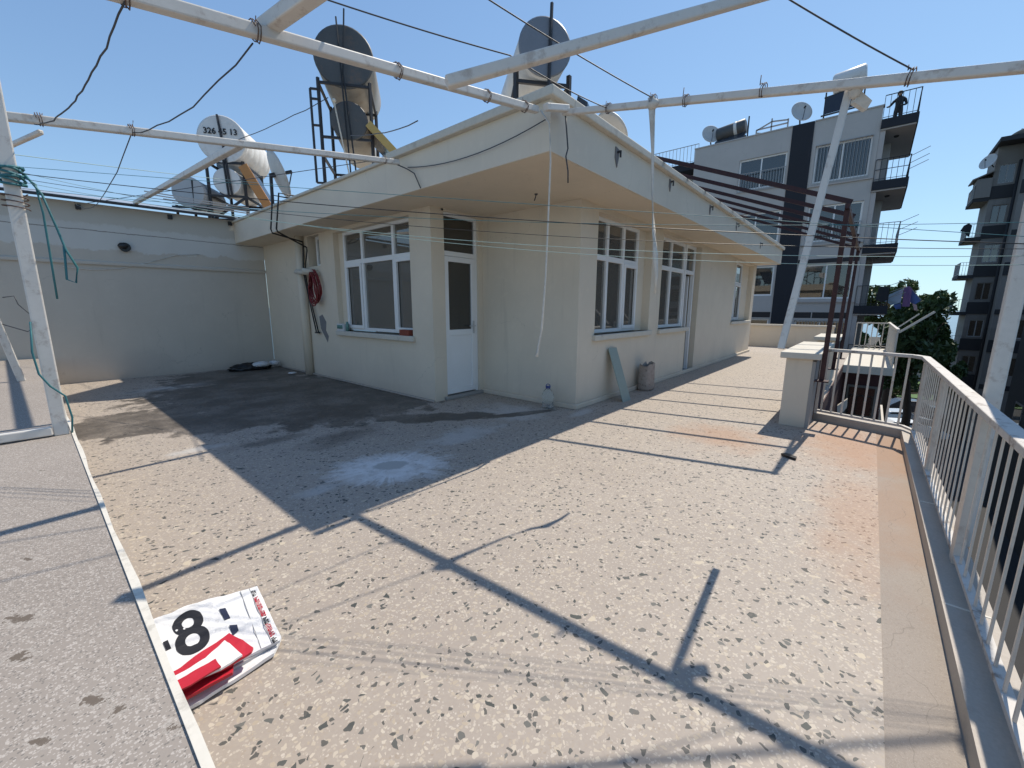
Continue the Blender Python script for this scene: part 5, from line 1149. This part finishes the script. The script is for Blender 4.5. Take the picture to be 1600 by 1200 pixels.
for i, fz in enumerate(FB):
    for (a0, a1, xx) in ((-6.60, -5.80, 0), (-8.9, -7.15, 1), (-12, -9.6, 1)):
        mp_ = mB2 if xx else mB
        wn = pvc_window(bb_, mp_, a0, a1, fz + 0.9, fz + (2.3 if xx else 2.2), 0.06, [(a0 + a1) / 2], None, fr=0.06, gl='dglass')
        wn.data.materials.clear(); wn.data.materials.append(M['bgrey'] if i % 2 else M['iron'])
        c = MB(); q = BX - (1.2 if xx else 0) + 0.5; c.box(q, a0, fz + 0.9, q + 0.03, a1, fz + 2.3); c.build('blind', 'acurtain' if (i + xx) % 3 == 0 else 'bdark', wn)
    b = MB(); b.box(BX - 0.06, -6.7, fz - 0.15, BX - 0.001, -5.5, fz + 0.75); b.box(BX - 1.27, -18, fz - 0.15, BX - 1.201, -6.83, fz + (0.2 if i % 2 else 0.75)); b.build('parapet_band', 'bdark', bb_)
    b = MB(); b.box(BX - 0.1, -5.549, fz - 0.25, BX + 3, -4.7, fz); s_ = b.build('balcony_slab', 'bdark', bb_)
    b = MB(); b.box(BX - 0.05, -5.54, fz - 0.27, BX + 2.9, -4.8, fz - 0.251); b.build('slab_soffit', 'bgrey', s_)
    railing('', [(BX - 0.05, -5.52), (BX - 0.05, -4.74), (BX + 2.9, -4.74)], fz, 0.95, 0.16, 'iron', '', parent=bb_)
b = MB(); b.box(BX - 0.15, -5.549, 9.66, BX + 1.5, -4.75, 11.0); b.prism([(BX - 0.3, -5.549, 11.4), (BX - 0.3, -4.55, 10.95), (BX - 0.3, -4.5, 11.02), (BX - 0.3, -5.549, 11.48)], (2.2, 0, 0)); b.build('balcony_enclosure', 'bgrey', bb_)
dish_thing((BX - 0.3, -5.15, 12.1), (-0.7, 0.6, 0.35), 0.55, 'grey satellite dish on the corner of the old dark block', (BX + 0.2, -5.5, 11.8))
dish_thing((BX - 0.3, -6.6, 13.5), (0.3, 0.2, 0.9), 0.8, 'dish lying flat behind the roof edge of the old dark block', (BX + 0.2, -6.6, 13.4), 'tank_grey')
cloth([(BX - 0.2, -4.5, 7.75), (BX - 0.2, -4.75, 7.9), (BX - 0.2, -4.95, 7.7), (BX - 0.2, -4.9, 6.9), (BX - 0.2, -4.72, 7.0), (BX - 0.2, -4.6, 7.3), (BX - 0.2, -4.35, 7.35)], 'clothes', 'dark garments hanging off a small balcony rail of the old dark block')
b = MB(); b.bar((BX, -4.74, 2.2), (BX, -4.2, 2.75), 0.05); b.bar((BX + 0.3, -4.74, 2.1), (BX + 0.3, -4.0, 2.6), 0.05); tag(b.build('drying_pole', 'iron'), 'pair of drying poles on a small balcony of the old dark block', 'pole')
# dark block beyond the railing, added to shade the alley
nb = thing('alley_shade_block', (27, -9, -8.8), 'tall dark block added to shade the alley, its foot glimpsed through the bars', 'building')
b = MB(); b.box(18, -20, -8.8, 33, -5.9, 6.0); b.build('wall', 'bdark', nb)
b = MB()
for k in range(60): b.box(33.001, -6.1 - k * 0.2, -8.8, 33.04, -6.0 - k * 0.2, -4.0)
b.build('corrugated_fence', 'bdark', nb)
for k in range(5):
    b = MB(); b.box(19.5 + k * 2.6, -5.92, -4.5, 20.9 + k * 2.6, -5.885, -3.0); w_ = b.build('window', 'bgrey', nb)
    b = MB(); b.box(19.6 + k * 2.6, -5.884, -4.4, 20.8 + k * 2.6, -5.88, -3.1); b.build('glass_pane', 'dglass', w_)

# ------------------------------------------------------------------ trees
def tree(loc, h, crown_c, crown_r, nleaf, leaf, label, grp, blobs, seed, leaf_s=0.22):
    rn = random.Random(seed)
    o = thing('tree', loc, label, 'tree', grp)
    b = MB(); x, y, z = loc; cx, cy, cz = crown_c
    b.tube([(x, y, z), (x + 0.1, y, z + (cz - z) * 0.4), (cx, cy, cz - crown_r[2] * 0.5), (cx, cy, cz)], [0.28, 0.22, 0.15, 0.06], 8)
    for k in range(9):
        a = rn.uniform(0, 6.28); e = rn.uniform(0.1, 0.8)
        st = Vector((cx, cy, cz - crown_r[2] * rn.uniform(0.3, 0.9)))
        en = Vector((cx + crown_r[0] * 0.8 * math.cos(a), cy + crown_r[1] * 0.8 * math.sin(a), cz + crown_r[2] * (e - 0.4)))
        b.tube([st, st.lerp(en, 0.5) + Vector((0, 0, 0.15)), en], [0.09, 0.06, 0.02], 5)
    b.build('trunk', 'bark', o)
    vs_, fs_ = [], []
    cl_ = []
    for k in range(blobs):
        while True:
            q = Vector((rn.uniform(-1, 1), rn.uniform(-1, 1), rn.uniform(-1, 1)))
            if 0.25 < q.length < 1: break
        cl_.append((Vector((cx + q.x * crown_r[0] * 0.9, cy + q.y * crown_r[1] * 0.9, cz + q.z * crown_r[2] * 0.9)), rn.uniform(0.12, 0.34)))
    for i in range(nleaf):
        c, s_ = cl_[rn.randrange(blobs)]
        g_ = Vector((rn.gauss(0, 1), rn.gauss(0, 1), rn.gauss(0, 1))); g_.normalize()
        g_ *= rn.uniform(0.55, 1.0) ** 0.5 * s_
        p = c + Vector((g_.x * crown_r[0], g_.y * crown_r[1], g_.z * crown_r[2] * 0.8))
        u = Vector((rn.gauss(0, 1), rn.gauss(0, 1), rn.gauss(0, 0.6))).normalized(); t = u.orthogonal().normalized()
        t.rotate(Matrix.Rotation(rn.uniform(0, 6.28), 3, u))
        w_ = t.cross(u); L = leaf_s * rn.uniform(0.6, 1.3)
        i0 = len(vs_); vs_ += [p - t * L, p + w_ * L * 0.45, p + t * L, p - w_ * L * 0.45]; fs_.append((i0, i0 + 1, i0 + 2, i0 + 3))
    me = bpy.data.meshes.new('crown'); off = Vector(loc); me.from_pydata([v - off for v in vs_], [], fs_)
    me.materials.append(M[leaf]); c = bpy.data.objects.new('crown', me); col.objects.link(c); c.parent = o
    return o
tree((38, -2.6, -8.8), 12, (38, -2.2, -0.6), (2.3, 1.9, 3.7), 8000, 'leaf', 'dense dark green tree between the two apartment blocks', 'trees behind the balcony', 60, 5)
tree((44, -1.6, -8.8), 12, (44, -1.3, 1.6), (2.2, 2.0, 2.4), 4500, 'leaf2', 'lighter olive green tree top behind the coloured laundry', 'trees behind the balcony', 22, 8)
tree((45, -4.9, -8.8), 8, (45, -4.7, -3.6), (1.6, 1.0, 2.6), 3000, 'leaf', 'smaller dark tree standing low beside the old block', 'trees behind the balcony', 16, 11)
tree((62, -3, -8.8), 4, (62, -2.5, -7.2), (2.0, 4.0, 1.2), 3500, 'leaf2', 'row of low bushes on the lawn behind the parked cars', 'bushes', 20, 14, 0.2)

tree((52, 2.2, -8.8), 8, (52, 2.0, -2.6), (2.2, 2.6, 2.6), 4000, 'leaf', 'dark garden tree glimpsed through the far balcony railing', 'trees behind the balcony', 30, 21)

# ------------------------------------------------------------------ cars
def car(loc, rz, paint, label):
    o = thing('parked_car', (0, 0, 0), label, 'car', 'cars parked along the street')
    prof = [(-2.1, .35), (-2.12, .75), (-1.95, 1.0), (-1.3, 1.42), (0.2, 1.45), (0.95, 1.02), (1.9, .85), (2.1, .6), (2.08, .35)]
    b = MB(); n_ = len(prof); rows = []
    for yy, s_ in ((-.84, .96), (-.80, 1.0), (.80, 1.0), (.84, .96)):
        rows.append([b.bm.verts.new((x_ * (1 if abs(yy) < .82 else .97), yy * (0.86 if z_ > 1.1 else 1), z_)) for x_, z_ in prof])
    for A_, B_ in zip(rows, rows[1:]):
        for k in range(n_): b.bm.faces.new([A_[k], A_[(k + 1) % n_], B_[(k + 1) % n_], B_[k]])
    b.bm.faces.new(rows[0]); b.bm.faces.new(rows[-1][::-1]); b.build('body', paint, o, 0.04)
    for sgn in (-1, 1):
        b = MB(); y_ = sgn * 0.755; b.prism([(-1.55, y_, 1.06), (-1.15, y_ * 0.97, 1.36), (0.12, y_ * 0.97, 1.38), (0.72, y_, 1.06)], (0, sgn * 0.035 + 0.0, 0)); b.build('side_window', 'panel', o)
        b = MB(); b.box(1.93, sgn * 0.62 - 0.13, .62, 2.13, sgn * 0.62 + 0.13, .76); b.build('headlight', 'lamp', o)
        for x_ in (-1.3, 1.3):
            b = MB(); b.lathe((x_, sgn * 0.72, .32), (0, sgn, 0), [(0, .32), (.02, .33), (.15, .33), (.17, .30)], 20); wh = b.build('wheel', 'tyre', o)
            b = MB(); b.lathe((x_, sgn * 0.89, .32), (0, sgn, 0), [(0, .2), (.015, .18)], 14); b.build('rim', 'iron', wh)
    b = MB(); b.prism([(0.30, -.62, 1.42), (0.30, .62, 1.42), (0.92, .72, 1.06), (0.92, -.72, 1.06)], (0.03, 0, 0.025)); b.build('windscreen', 'panel', o)
    o.location = loc; o.rotation_euler = (0, 0, rz)
    return o
car((49.5, -3.0, -8.79), R(-62), 'carpaint', 'silver parked car seen side on through the short railing')
car((45.2, -3.4, -8.79), R(-70), 'carpaint2', 'white car roof just in front of the silver car')
car((56.0, -4.2, -8.79), R(-75), 'carpaint3', 'dark parked car farther along behind the silver one')
lw = thing('stone_wall', (84, -3, -8.8), 'pale stone garden wall at the back of the lawn', 'wall')
b = MB()
for k in range(5): b.box(84, -12, -8.8 + k * 0.5, 84.4, 8, -8.8 + k * 0.5 + 0.42)
b.build('courses', 'concrete', lw)
